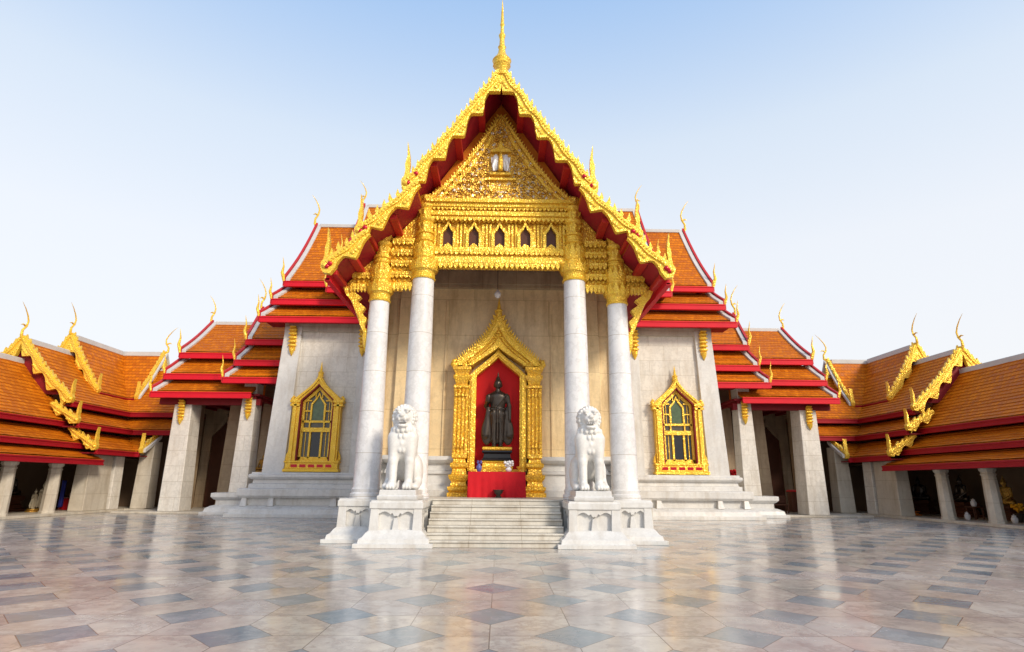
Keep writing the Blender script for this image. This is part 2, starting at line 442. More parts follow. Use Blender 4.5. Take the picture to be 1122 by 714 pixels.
def chofa(mb, base, h, lean, ny=0.):    # slender curved ridge finial; lean = outward direction along x (or y when ny)
    pr = [(0, -.10), (.07, .05), (.07, .2), (-.01, .34), (-.03, .5), (.02, .66), (.12, .84), (.24, 1.)]
    rad = [.08, .07, .055, .048, .04, .032, .02, .005]
    P = []
    for (o, z) in pr:
        d = o*h*lean
        P.append((base[0]+(d if not ny else 0), base[1]+(d*ny if ny else 0), base[2]+z*h))
    mb.tube(P, [r*max(1., h*.55) for r in rad], 8)
    q = P[3]; d = .16*h*lean
    mb.tube([(q[0], q[1], q[2]-.02*h), (q[0]+(d*.6 if not ny else 0), q[1]+(d*.6*ny if ny else 0), q[2]+.03*h),
             (q[0]+(d if not ny else 0), q[1]+(d*ny if ny else 0), q[2]+.0*h)], [.055*h*.6, .04*h*.6, .008], 6)

def spike(mb, x, y, z, h, lean=.0):     # small flame finial at an eave end
    mb.tube([(x, y, z-.08*h), (x+.04*h*lean, y, z+.12*h), (x+.12*h*lean, y, z+.3*h), (x+.08*h*lean, y, z+.6*h), (x+.16*h*lean, y, z+h)],
            [.06*h, .085*h, .065*h, .035*h, .006], 8)

def barge(mb, pts, wid, th, hook=1., step=.34, wave=True, fin=.30):
    """gilded gable board along pts (x outward, z), from the top down; plane x,z, thickness th along y"""
    P = [Vector((p[0], p[1])) for p in pts]
    seg = [(P[i+1]-P[i]).length for i in range(len(P)-1)]; Ltot = sum(seg)
    def at(s):
        for i, l in enumerate(seg):
            if s <= l or i == len(seg)-1: return P[i]+(P[i+1]-P[i])*(s/l), (P[i+1]-P[i]).normalized()
            s -= l
    def nrm(d):
        n = Vector((-d.y, d.x)); return n if n.y > 0 else -n
    n = max(16, int(Ltot/.05)); A = []; B = []; A2 = []; B2 = []
    lobe = wid*1.75
    for i in range(n+1):
        s = Ltot*i/n; p, d = at(s); nn = nrm(d)
        ph = (s/lobe) % 1.
        bulge = .62*ph**1.3 if ph < .8 else .62*.75*(1-ph)/.2        # hooked lobes: swell slowly, drop fast
        w = (.05*math.sin(s*2*math.pi/lobe)) if wave else 0
        A.append(tuple(p+nn*wid*(.10+w))); B.append(tuple(p-nn*wid*(.34-w+(bulge if wave else 0))))
        A2.append(tuple(p+nn*wid*(.03+w))); B2.append(tuple(p-nn*wid*(.22-w)))
    mb.band(A, B, -th/2, th/2)
    mb.band(A2, B2, -th/2-.05, -th/2+.02)          # raised moulding on the face
    s = .08
    while s < Ltot-.05:                            # a beaded rib between two thin fillets
        p, d = at(s); q = p-nrm(d)*wid*.10; mb.ball((q.x, -th/2-.05, q.y), (.038, .035, .038), 6)
        ph = (s/lobe) % 1.
        if .45 < ph < .85: q = p-nrm(d)*wid*.50; mb.ball((q.x, -th/2, q.y), (.07, .045, .07), 8)
        s += .105
    s = step*.6; k = 0
    while s < Ltot-.2:                             # flame leaves along the top edge, bent uphill
        p, d = at(s); nn = nrm(d); hgt = fin*(1+.15*math.sin(k*2.4))
        b0 = p-d*step*.36; b1 = p+d*step*.26
        tip = p+nn*hgt-d*step*.55; m1 = p+nn*hgt*.55+d*step*.12; m0 = p+nn*hgt*.38-d*step*.30
        mb.prism([tuple(b0), tuple(b1), tuple(m1), tuple(tip), tuple(m0)], -th*.3, th*.3)
        s += step; k += 1
    if hook:
        e, d = at(Ltot); sx = 1 if d.x > 0 else -1; H = hook
        pr = [(-.34, -.20), (-.16, -.44), (.08, -.40), (.17, -.22), (.18, -.02), (.10, .10), (.07, .30), (.09, .52), (.03, .80), (.045, 1.32),
              (-.05, .85), (-.07, .52), (-.05, .30), (-.12, .12), (-.22, .22), (-.27, .36), (-.30, .18), (-.40, .10)]
        mb.prism([(e.x+sx*a*H, e.y+b*H) for a, b in pr], -th*.55, th*.55)
        mb.ball((e.x+sx*.03*H, -th*.5, e.y-.14*H), (.12*H, .09, .12*H), 10)
    return at, Ltot

def curve_slope(z0, z1, d0, d1, n=7, sag=.055):
    L = []
    for i in range(n+1):
        t = i/n; L.append((d0+(d1-d0)*t, z0+(z1-z0)*t-sag*abs(z1-z0)*math.sin(math.pi*t)))
    return L
def slab(mb, prof, s0, s1, mp, th=.13, rows=0.):
    """a sloping roof sheet: prof = [(d,z)], s0/s1 = run along the ridge at each point, mp maps (s,d,z) to the world"""
    n = len(prof); cum = [0]
    for i in range(1, n): cum.append(cum[-1]+math.hypot(prof[i][0]-prof[i-1][0], prof[i][1]-prof[i-1][1]))
    if rows:
        k = max(2, int(round(cum[-1]/rows)))
        def ev(v):
            for i in range(1, n):
                if v <= cum[i]+1e-9:
                    t = (v-cum[i-1])/(cum[i]-cum[i-1]); L = lambda a: a[i-1]+(a[i]-a[i-1])*t
                    return L([p[0] for p in prof]), L([p[1] for p in prof]), L(s0), L(s1)
            return prof[-1][0], prof[-1][1], s0[-1], s1[-1]
        span = max(abs(a-b) for a, b in zip(s0, s1)); ns = max(2, min(40, int(span/.55)))
        wob = [[rnd.uniform(-.011, .011) for _ in range(ns+1)] for _ in range(k+1)]
        V = []; F = []; U = []
        for r in range(k):
            for (v, lift, w) in ((cum[-1]*r/k, .0, wob[r]), (cum[-1]*(r+1)/k, .034, wob[r+1])):
                d, z, a, b = ev(v)
                for q in range(ns+1): V.append(mp(a+(b-a)*q/ns, d, z+lift+w[q]))
        W = ns+1
        for r in range(k):
            va, vb = cum[-1]*r/k, cum[-1]*(r+1)/k; o = 2*r*W
            _, _, a0, b0 = ev(va); _, _, a1, b1 = ev(vb)
            for q in range(ns):
                F.append((o+q, o+q+1, o+W+q+1, o+W+q))
                f0, f1 = q/ns, (q+1)/ns; e = .26/(vb-va)     # one shader row to each course
                U.append([(a0+(b0-a0)*f0, r*.26+.002), (a0+(b0-a0)*f1, r*.26+.002), (a1+(b1-a1)*f1, r*.26+.258), (a1+(b1-a1)*f0, r*.26+.258)])
                if r < k-1:
                    F.append((o+W+q, o+W+q+1, o+2*W+q+1, o+2*W+q)); U.append([(a1, r*.26+.25)]*4)
        mb.add(V, F, U)
    V = []
    for dz in ((-.02 if rows else 0), -th):
        for i, (d, z) in enumerate(prof): V += [mp(s0[i], d, z+dz), mp(s1[i], d, z+dz)]
    F = []; U = []
    o = 2*n
    for i in range(n-1):
        a = 2*i; uv = [(s0[i], cum[i]), (s1[i], cum[i]), (s1[i+1], cum[i+1]), (s0[i+1], cum[i+1])]
        F.append((a, a+1, a+3, a+2)); U.append(uv)
        F.append((o+a, o+a+2, o+a+3, o+a+1)); U.append(None)
        F.append((a, a+2, o+a+2, o+a)); U.append(None)
        F.append((a+1, o+a+1, o+a+3, a+3)); U.append(None)
    F.append((0, o, o+1, 1)); U.append(None)
    F.append((2*n-2, 2*n-1, o+2*n-1, o+2*n-2)); U.append(None)
    mb.add(V, F, U)
def linebox(mb, mp, sa, sb, d, z0, z1, th):  # long thin box following an eave
    def one(d, z0, z1, th):
        V = [mp(s, dd, z) for z in (z0, z1) for (s, dd) in ((sa, d), (sb, d), (sb, d+th), (sa, d+th))]
        mb.add(V, [(3,2,1,0),(4,5,6,7),(0,1,5,4),(1,2,6,5),(2,3,7,6),(3,0,4,7)])
    one(d, z0, z1, th)
    if z1-z0 > .2: one(d-.01, z0-.02, z0+.045, th+.05); one(d-.012, z1-.07, z1-.02, th+.042)

# ================================================================== SETTING
g = MB(); g.box(-2500, 2500, -2500, 2500, -.6, -.03); o = g.build('ground', GROUND); o['kind'] = 'structure'
g = MB(); g.box(-70, 70, -30, 90, -.03, 0); o = g.build('courtyard_paving', FLOOR); o['kind'] = 'structure'


# ================================================================== TEMPLE HALL (centre porch, nave and wings)
temple = thing('temple_hall', 'marble temple hall with steep orange roofs and a tall gilded gable over four white columns', 'temple', (0, 19.5, 0))
PF = 1.10                                    # porch floor height
m = MB(); m.box(-4.5, 4.5, 17.25, 19.9, 0, PF); m.box(-1.7, 1.7, 16.32, 17.26, 0, PF-.003); m.box(-3.3, 3.3, 16.45, 17.27, 0, PF-.006)
m.build('porch_floor', STEP, temple, bevel=.015)
m = MB()
for i in range(7):
    z = PF*(i+1)/7; y = 14.86+i*.24
    m.box(-1.72, 1.72, y, 16.5 if i < 6 else 16.45, z-PF/7+(.0 if i == 0 else .001), z-.045)
    m.box(-1.72, 1.72, y-.035, 16.4, z-.044, z-(.006 if i == 6 else 0))
m.build('staircase', STEP, temple, bevel=.012)

def pedestal(x0, x1, y0, y1, H, name):
    m = MB()
    m.stack(x0, x1, y0, y1, [(0, .34), (.10, .34), (.10, .25), (.20, .23), (.24, .16), (.33, .10), (.40, .02), (.40, -.09), (H-.2, -.09), (H-.2, -.02)])
    m.stack(x0, x1, y0, y1, [(H-.22, .0), (H-.19, .05), (H-.05, .05), (H-.03, .02), (H, .02)])
    c = .2
    for xa in (x0-.02, x1-c+.02):
        for ya in (y0-.02, y1-c+.02): m.hexa((xa-.02, xa+c+.02, ya-.02, ya+c+.02), (xa, xa+c, ya, ya+c), .37, H-.2)
    # carved apron and feet between the corner posts
    def apron(T, L):
        m.T = T; n = 3; pts = [(0, H-.2), (L, H-.2), (L, H-.36)]
        for k in range(n*6, -1, -1):
            t = k/(n*6); pts.append((L*t, H-.34+.07*abs(math.sin(math.pi*n*t))-.10*(1 if abs(t-.5) < .09 else 0)))
        m.prism(pts, 0, .1)
        m.hexa((L/2-.09, L/2+.09, 0, .09), (L/2-.05, L/2+.05, 0, .09), .38, H-.42)
        m.T = None
    apron(lambda x, y, z: (x0+.18+x, y0-.005+y, z), x1-x0-.36)
    apron(lambda x, y, z: (x0+.005+y, y0+.18+x, z), y1-y0-.36)
    apron(lambda x, y, z: (x1-.005-y, y0+.18+x, z), y1-y0-.36)
    return m
for s in (1, -1):
    pedestal(1.84, 3.06, 14.95, 16.35, PF-.01, '').build('lion_pedestal', WHITE, temple, mir=s < 0, bevel=.014)
    pedestal(3.16, 4.14, 16.06, 17.3, PF, '').build('column_pedestal', WHITE, temple, mir=s < 0, bevel=.014)

# columns
def column(x, rb, rt, zt, kind):
    m = MB(); y = 16.55
    z0 = PF
    m.lathe(x, y, [(z0, rb*1.16), (z0+.12, rb*1.18), (z0+.16, rb*1.06), (z0+.24, rb*1.1), (z0+.3, rb), (z0+1.4, rb*.995), ((z0+zt)/2, (rb+rt)/2*1.01), (zt, rt)], 40)
    c = MB()
    h = 1.45 if kind == 'inner' else 1.35
    c.lathe(x, y, [(zt-.02, rt*1.08), (zt+.02, rt*1.15), (zt+.06, rt*1.06), (zt+.22, rt*1.06), (zt+.26, rt*1.2), (zt+.30, rt*1.28, .05), (zt+.40, rt*1.30, .07), (zt+.52, rt*1.16, .06), (zt+.60, rt*.98, .04),
                     (zt+.64, rt*.98), (zt+.67, rt*1.08), (zt+.71, rt*1.08), (zt+.74, rt*.92), (zt+.82, rt*.86, .08), (zt+1.0, rt*.98, .12), (zt+1.16, rt*.80, .1), (zt+1.2, rt*.75),
                     (zt+1.24, rt*.9), (zt+1.28, rt*.9), (zt+1.31, rt*.78), (zt+h, rt*.80)], 48, 12)
    # pointed lotus leaves round the capital
    for k in range(14):
        t = 2*math.pi*k/14
        for (zz, hh, rr) in ((zt+.26, .34, rt*1.26), (zt+.72, .42, rt*.97)):
            cx, cy = x+rr*math.cos(t), y+rr*math.sin(t); tx, ty = -math.sin(t)*.085, math.cos(t)*.085
            ox, oy = math.cos(t)*.05, math.sin(t)*.05
            c.add([(cx-tx, cy-ty, zz), (cx+tx, cy+ty, zz), (cx+tx*.9+ox, cy+ty*.9+oy, zz+hh*.45), (cx+ox*1.6, cy+oy*1.6, zz+hh), (cx-tx*.9+ox, cy-ty*.9+oy, zz+hh*.45), (cx-ox, cy-oy, zz+hh*.4)],
                  [(0, 1, 2, 3, 4), (0, 4, 5), (4, 3, 5), (3, 2, 5), (2, 1, 5), (1, 0, 5)])
    f = MB(); zz = zt+h
    top = 10.0 if kind == 'inner' else 8.75
    pr = [(zz, rt*.74)]; k = 0
    while zz < top-.05:
        pr += [(zz+.03, rt*.92), (zz+.09, rt*.92), (zz+.12, rt*.72), (zz+.22, rt*.70, .08), (zz+.34, rt*.86, .1), (zz+.42, rt*.70)]
        zz += .45
    f.lathe(x, y, pr, 36, 9)
    return m, c, f
for s in (1, -1):
    for (x, rb, rt, zt, kind) in ((2.30, .385, .325, 7.46, 'inner'), (3.58, .37, .29, 6.74, 'outer')):
        a, b, c = column(x, rb, rt, zt, kind)
        col = a.build('column', SHAFT, temple, mir=s < 0)
        b.build('capital', GOLDS, col, mir=s < 0, angle=50); c.build('gilded_post', GOLDS, col, mir=s < 0, angle=50)

# porch back wall
m = MB(); m.box(-4.25, 4.25, 19.5, 20.0, PF-.02, 9.5); m.box(-4.25, -3.75, 20, 30, 0, 9.5); m.box(3.75, 4.25, 20, 30, 0, 9.5)
pw = m.build('porch_wall', PWALL, temple)
for s in (1, -1):
    m = MB()
    m.hexa((2.85, 3.5, 19.30, 19.52), (2.85, 3.45, 19.33, 19.52), 2.3, 8.2)
    m.box(1.80, 1.86, 19.45, 19.51, 2.34, 7.75); m.box(2.30, 2.36, 19.45, 19.51, 2.34, 7.75)
    m.box(3.86, 4.26, 19.36, 19.52, 2.3, 8.2)
    m.build('wall_pilaster', PWALL, pw, mir=s < 0, bevel=.01)
    m = MB()
    m.stack(1.35, 4.3, 19.42, 19.6, [(PF, .30), (1.28, .30), (1.30, .22), (1.42, .2), (1.5, .10), (1.78, .09), (1.80, .16), (1.88, .16), (1.92, .05), (2.10, .05), (2.14, .16), (2.24, .24), (2.36, .24)])
    m.stack(2.9, 3.42, 19.2, 19.5, [(PF, .32), (1.3, .31), (1.32, .22), (1.5, .12), (1.79, .1), (1.81, .18), (1.9, .17), (2.11, .06), (2.15, .18), (2.25, .26), (2.37, .25)])
    m.stack(3.98, 4.3, 18.5, 19.4, [(PF, .1), (1.3, .09), (1.32, .0), (2.1, .0), (2.15, .1), (2.37, .1)])
    m.build('wall_base', WHITE, pw, mir=s < 0, bevel=.008)
m = MB(); m.box(-4.3, 4.3, 19.32, 19.56, 8.2, 8.32); m.box(-4.3, 4.3, 19.25, 19.56, 8.32, 9.4)
m.build('wall_lintel', INNER, pw, bevel=.01)
m = MB(); m.box(-4.4, 4.4, 16.9, 19.9, 9.3, 9.45)
for k in range(9): m.box(-4.2, 4.2, 17.0+k*.32, 17.08+k*.32, 9.2, 9.31)
m.build('porch_ceiling', DRED, temple)

# ---- shrine niche on the porch wall
shr = None
for s in (1, -1):
    niche = MB(); niche.T = (lambda x, y, z: (x, y, z)) if s > 0 else (lambda x, y, z: (-x, y, z))
    niche.stack(1.0, 1.42, 18.9, 19.5, [(PF, .14), (1.22, .14), (1.24, .07), (1.32, .13), (1.40, .13), (1.43, .05), (1.55, .02), (1.66, .10), (1.76, .12), (1.79, .03), (1.95, .0), (2.02, .07), (2.12, .08), (2.16, .0), (2.26, -.03), (2.3, .03), (2.42, .03)])
    for k in range(5): niche.prism([(1.0+.1*k-.02, 1.78), (1.0+.1*k+.05, 1.78), (1.0+.1*k+.015, 1.94)], 18.86, 18.9)
    if shr is None:
        mm = MB(); mm.box(-.86, .86, 18.7, 19.44, PF, 1.94); shr = mm.build('shrine_niche', GOLD, temple)
    niche.build('niche_base', GOLD, shr, bevel=.006)
for s in (1, -1):
    m = MB(); m.T = (lambda x, y, z: (x, y, z)) if s > 0 else (lambda x, y, z: (-x, y, z))
    m.box(.97, 1.46, 19.06, 19.5, 2.4, 4.6)
    for k in range(4): m.lathe(1.03+.125*k, 19.06, [(2.42, .07), (2.5, .055), (4.45, .05), (4.55, .07)], 10)
    for zc in (2.62, 4.3):
        for k in range(4): m.prism([(1.0+.11*k, zc), (1.09+.11*k, zc), (1.045+.11*k, zc+.2)], 18.97, 19.02)
    m.stack(1.02, 1.4, 19.05, 19.5, [(4.55, .0), (4.58, .07), (4.66, .07), (4.7, .0), (4.82, .03), (4.92, .09), (5.0, .09), (5.03, .03), (5.12, .05), (5.2, .11), (5.3, .11)])
    m.build('niche_pilaster', GOLD, shr)
oo = ogee(1.47, 5.3, 5.34, 7.28, 22, 5, .36)[1:-1]; ii = ogee(.84, 5.3, 5.34, 5.95, 22, 5, .1)[1:-1]
mid = [tuple(Vector(a)*.55+Vector(b)*.45) for a, b in zip(oo, ii)]; m2 = [tuple(Vector(a)*.82+Vector(b)*.18) for a, b in zip(oo, ii)]; m3 = [tuple(Vector(a)*.25+Vector(b)*.75) for a, b in zip(oo, ii)]
m = MB(); m.band(oo, ii, 18.98, 19.49); m.band(m2, mid, 18.88, 19.0); m.band(m3, ii, 18.9, 19.0)
m.lathe(0, 19.1, [(7.1, .12), (7.25, .10), (7.3, .13), (7.36, .07), (7.5, .05), (7.75, .006)], 10)
for i in range(2, len(oo)-3):            # flame teeth along the arch
    if abs(oo[i][0]) < .05: continue
    a, b = Vector(oo[i]), Vector(oo[i+1]); d = (b-a); nn = Vector((-d.y, d.x)).normalized()
    if nn.y < 0: nn = -nn
    up_ = Vector((0, 1))*.10
    m.prism([tuple(a-nn*.03), tuple(b-nn*.03), tuple(b+nn*.03), tuple((a+b)/2+nn*.13+up_), tuple(a+nn*.03)], 19.08, 19.3)
for i in range(3, len(mid)-3): m.ball((mid[i][0]*.5+m3[i][0]*.5, 18.97, mid[i][1]*.5+m3[i][1]*.5), (.06, .06, .06), 8)
for s in (1, -1):
    m.tube([(s*1.32, 19.1, 5.35), (s*1.44, 19.05, 5.28), (s*1.51, 19.05, 5.38), (s*1.49, 19.05, 5.50), (s*1.42, 19.05, 5.50), (s*1.41, 19.05, 5.46)], [.12, .12, .1, .08, .06, .03], 8)
m.build('niche_arch', GOLDS, shr)
m = MB(); A = ogee(.95, 1.9, 5.02, 5.92, 14, 5, .1); B = ogee(.73, 1.9, 5.0, 5.66, 14, 5, .1)
m.band(A, B, 19.12, 19.47); m.band([tuple(Vector(a)*.7+Vector(b)*.3) for a, b in zip(A, B)], [tuple(Vector(a)*.3+Vector(b)*.7) for a, b in zip(A, B)], 19.06, 19.13)
m.build('niche_frame', GOLDS, shr)
m = MB(); m.prism(ogee(.80, 1.12, 5.0, 5.7, 14, 5, .1), 19.44, 19.49); m.build('niche_lining', REDBACK, shr)

# ---- gilded gable
m = MB()
m.prism([(-4.75, 7.2), (-3.0, 7.2), (-3.0, 7.62), (-2.1, 7.95), (2.1, 7.95), (3.0, 7.62), (3.0, 7.2), (4.75, 7.2), (3.75, 8.3), (2.55, 9.7), (-2.55, 9.7), (-3.75, 8.3)], 16.62, 16.9)
gable = m.build('gable_wall', GOLD, temple)
m = MB(); m.prism([(-2.75, 9.6), (2.75, 9.6), (1.3, 11.85), (.0, 13.8), (-1.3, 11.85)], 16.68, 16.95); m.build('gable_lining', ORANGE, gable)
def teeth(m, x0, x1, n, zt, h, y, t=.06, down=True):
    w = (x1-x0)/n
    for k in range(n):
        c = x0+w*(k+.5); sg = -1 if down else 1
        m.prism([(c-w*.45, zt), (c+w*.45, zt), (c+w*.42, zt+sg*h*.5), (c, zt+sg*h), (c-w*.42, zt+sg*h*.5)], y-t, y)
m = MB()
# cornice above the little niches
for (z0, z1, o) in ((9.46, 9.56, .16), (9.56, 9.70, .22), (9.70, 9.84, .12), (9.84, 9.96, .26), (9.96, 10.08, .34)): m.box(-2.2-o*.3, 2.2+o*.3, 16.58-o, 16.66, z0, z1-.002)
teeth(m, -2.15, 2.15, 30, 9.50, .13, 16.44); teeth(m, -2.1, 2.1, 30, 9.46, .1, 16.54)
teeth(m, -2.25, 2.25, 34, 9.85, .12, 16.42)
# beam under them
for (z0, z1, o) in ((8.36, 8.46, .18), (8.20, 8.36, .08), (8.08, 8.20, .14), (7.98, 8.08, .2), (8.46, 8.52, .13)): m.box(-2.05, 2.05, 16.58-o, 16.66, z0, z1-.002)
teeth(m, -2.02, 2.02, 26, 7.99, .20, 16.44); teeth(m, -2.0, 2.0, 26, 8.36, .10, 16.47); teeth(m, -2.0, 2.0, 32, 7.93, .13, 16.55)
m.build('gilded_cornice', GOLDS, gable)
m = MB()
for k in range(5):
    c = -1.6+.8*k
    m.T = lambda x, y, z, c=c: (x+c, y, z)
    m.band(ogee(.25, 8.52, 9.04, 9.44, 8, 4, .4), ogee(.155, 8.52, 9.02, 9.30, 8, 4, .4), 16.46, 16.63)
    m.prism([(-.17, 8.5), (.17, 8.5), (.1, 8.6), (0, 8.68), (-.1, 8.6)], 16.5, 16.6)
m.T = None
for k in range(6):
    c = -2.0+.8*k
    for dx in (-.11, 0, .11): m.box(c+dx-.03, c+dx+.03, 16.53, 16.63, 8.52, 9.34)
m.build('arcade_frame', GOLDS, gable)
for k in range(5):
    m = MB(); c = -1.6+.8*k
    m.prism([(x+c, z) for x, z in ogee(.16, 8.53, 9.02, 9.31, 8, 4, .4)], 16.575, 16.615); m.build('arcade_shade_panel', WOOD, gable)  # flat dark panel stands in for the shade inside a recess
# carved triangle
PED = [(2.16, 10.08), (1.64, 10.58), (1.04, 11.36), (.50, 12.22), (0, 13.15)]
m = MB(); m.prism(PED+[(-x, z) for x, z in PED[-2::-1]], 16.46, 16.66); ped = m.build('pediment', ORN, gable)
m = MB()
for (o0, o1, yy) in ((.0, .09, 16.36), (-.15, -.06, 16.40)):
    L_ = [(x+o0*(1 if x else 0), z+o0*.6) for x, z in PED]; K_ = [(x+o1*(1 if x else 0), z+o1*.6) for x, z in PED]
    L_ += [(-x, z) for x, z in L_[-2::-1]]; K_ += [(-x, z) for x, z in K_[-2::-1]]
    m.band(L_, K_, yy, 16.6)
for s in (1, -1):
    for i in range(4):
        p0, p1 = Vector(PED[i]), Vector(PED[i+1]); d = (p1-p0).normalized(); nn = Vector((d.y, -d.x)); q = int((p1-p0).length/.11)
        for k in range(q):
            p = p0+(p1-p0)*((k+.5)/q)+nn*.07
            m.prism([(s*c.x, c.y) for c in (p-d*.05, p+d*.05, p+nn*.13+d*.06)], 16.40, 16.46)
m.build('pediment_border', GOLDS, ped)
r2 = random.Random(3); halves = {1: MB(), -1: MB()}
def scroll(cx, cz, r, s, y=16.44):
    m = halves[s]; P = []; n = 16
    for i in range(n+1):
        t = i/n; a = 4.2*math.pi*t*.6+.6; q = r*(1-.8*t); P.append((cx+s*q*math.cos(a), y-.05*t, cz+q*math.sin(a)))
    m.tube(P, [r*.17*(1-.5*i/n) for i in range(n+1)], 6)
    m.ball((cx, y-.05, cz), (r*.24, .05, r*.24), 8)
for row in range(9):
    z = 10.32+row*.29; half = float(np.interp(z, [p[1] for p in PED], [p[0] for p in PED]))-.16; n = max(1, int(half/.27))
    for k in range(n):
        x = (k+.5)*half/n
        if x < .40 and 10.6 < z < 12.1: continue
        for s in (1, -1):
            scroll(s*(x+r2.uniform(-.02, .02)), z+(.06 if k % 2 else -.04), .135, s)
            halves[s].prism([(s*(x+.13), z+.05), (s*(x+.20), z+.16), (s*(x+.11), z+.27), (s*(x+.05), z+.15)], 16.39, 16.47)
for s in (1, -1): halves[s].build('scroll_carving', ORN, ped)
m = MB()                                  # emblem in the middle: white elephant heads under a tiered canopy
m.ball((-.16, 16.38, 11.42), (.13, .10, .30), 12); m.ball((.16, 16.38, 11.42), (.13, .10, .30), 12)
for s in (1, -1):
    m.tube([(s*.18, 16.3, 11.45), (s*.24, 16.27, 11.22), (s*.21, 16.27, 11.06)], [.06, .045, .025], 8)
    m.prism([(s*.20, 11.55), (s*.31, 11.60), (s*.29, 11.38), (s*.22, 11.34)], 16.34, 16.38)
m.build('pediment_emblem', WHITEP, ped)
m = MB(); m.tube([(0, 16.27, 11.08), (0, 16.26, 11.35), (0, 16.27, 11.56), (0, 16.3, 11.74)], [.07, .075, .06, .02], 10)
m.box(-.34, .34, 16.34, 16.5, 10.98, 11.06); m.box(-.5, .5, 16.36, 16.5, 10.80, 10.87)
m.prism([(-.34, 11.80), (.34, 11.80), (.24, 11.90), (.10, 11.94), (0, 12.22), (-.10, 11.94), (-.24, 11.90)], 16.34, 16.5)
m.build('emblem_throne', GOLDS, ped)
# lower gable side panels
for s in (1, -1):
    for (x0, x1, z0, rows) in ((2.62, 3.30, 7.25, 4), (3.86, 4.45, 7.2, 1)):
        m = MB(); teeth(m, x0, x1+.02, 6, z0, .2, 16.46); m.box(x0, x1, 16.60, 16.64, z0, z0+.36*rows)
        for r in range(rows+1):
            z = z0+r*.36
            m.box(x0, x1, 16.44, 16.64, z, z+.09); teeth(m, x0, x1, max(4, int((x1-x0)/.12)), z, .12, 16.52)
            if r < rows:
                for k in range(int((x1-x0)/.16)): m.ball((x0+.1+k*.16, 16.6, z+.22), (.055, .07, .075), 8)
        m.build('gable_panel', GOLDS, gable, mir=s < 0)

# ---- porch roof: three tiers each side, with gilded boards on the front edge
T1 = [(0, 14.02), (1.35, 11.98), (2.72, 10.08)]; T2 = [(2.45, 10.0), (3.2, 9.22), (3.98, 8.52)]; T3 = [(3.78, 8.42), (4.3, 7.92), (4.82, 7.44)]
YB = 15.2
for s in (1, -1):
    for ti, (pf, fin, hk) in enumerate(((T1, .2, .85), (T2, .3, .72), (T3, .3, .72))):
        mp = lambda a, d, z: (d, a, z)
        m = MB(); m.T = lambda x, y, z: (x, y, z)
        n = len(pf); slab(m, pf, [YB+.12]*n, [22.5-ti*.2]*n, mp, .13, .27)
        rf = m.build('roof_tier', TILE, temple, mir=s < 0)
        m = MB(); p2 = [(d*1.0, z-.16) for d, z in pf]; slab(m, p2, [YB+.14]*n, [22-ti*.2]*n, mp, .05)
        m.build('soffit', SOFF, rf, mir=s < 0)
        m = MB()
        ds = {0: (.62, 1.32, 2.02, 2.6), 1: (3.12, 3.8), 2: (4.2, 4.7)}[ti]
        for d in ds:
            i = 0 if d <= pf[1][0] else 1
            z = pf[i][1]+(pf[i+1][1]-pf[i][1])*(d-pf[i][0])/(pf[i+1][0]-pf[i][0])-.2
            m = MB(); m.box(d-.11, d+.11, YB+.22, 19.3, z-.17, z-.02); m.build('purlin', PURL, rf, mir=s < 0, bevel=.02)
        m = MB(); m.T = lambda x, y, z, s=s, ti=ti: (x, y+YB+.004*(s > 0)-.02*ti, z)
        barge(m, pf, .54, .16, hk*1.1, .24 if ti == 0 else .26, True, fin*.85)
        bb = m.build('bargeboard', BOARD, rf, mir=s < 0)
        for k in range(2):
            m = MB(); t = 1-.16*k; q = len(pf)-2
            dx = pf[q][0]+(pf[q+1][0]-pf[q][0])*t; dz = pf[q][1]+(pf[q+1][1]-pf[q][1])*t
            m.ball((dx-.03, YB-.10-.02*ti, dz-.14), (.075, .06, .075), 10); m.build('red_stud', REDG, bb, mir=s < 0)
        m = MB(); e = pf[-1]; linebox(m, mp, YB+.2, 22, e[0]-.04, e[1]-.42, e[1]-.10, .1); m.build('fascia', RED, rf, mir=s < 0)
m = MB(); m.lathe(0, YB, [(13.75, .14), (14.0, .20), (14.10, .28), (14.18, .24), (14.28, .30), (14.42, .20), (14.55, .13), (14.75, .10), (14.80, .13), (14.86, .09), (15.1, .075), (15.25, .11), (15.35, .06), (15.6, .05), (15.66, .075), (15.72, .055), (16.1, .04), (16.65, .006)], 16)
m.build('roof_finial', GOLDS, temple, angle=60)
m = MB(); m.box(-.14, .14, YB+.2, 22.4, 13.9, 14.1); m.build('roof_ridge', RIDGE, temple, bevel=.02)
# nave roof behind the porch
for s in (1, -1):
    mp = lambda a, d, z: (d, a, z)
    m = MB(); pf = curve_slope(17.6, 9.6, 0, 6.1, 6, .03); slab(m, pf, [22.6]*7, [44]*7, mp, .13, .27); m.build('roof_tier', TILE, temple, mir=s < 0)
m = MB(); m.prism([(-5.6, 9.5), (5.6, 9.5), (0, 17.3)], 22.8, 23.0); m.build('nave_gable', GOLD, temple)

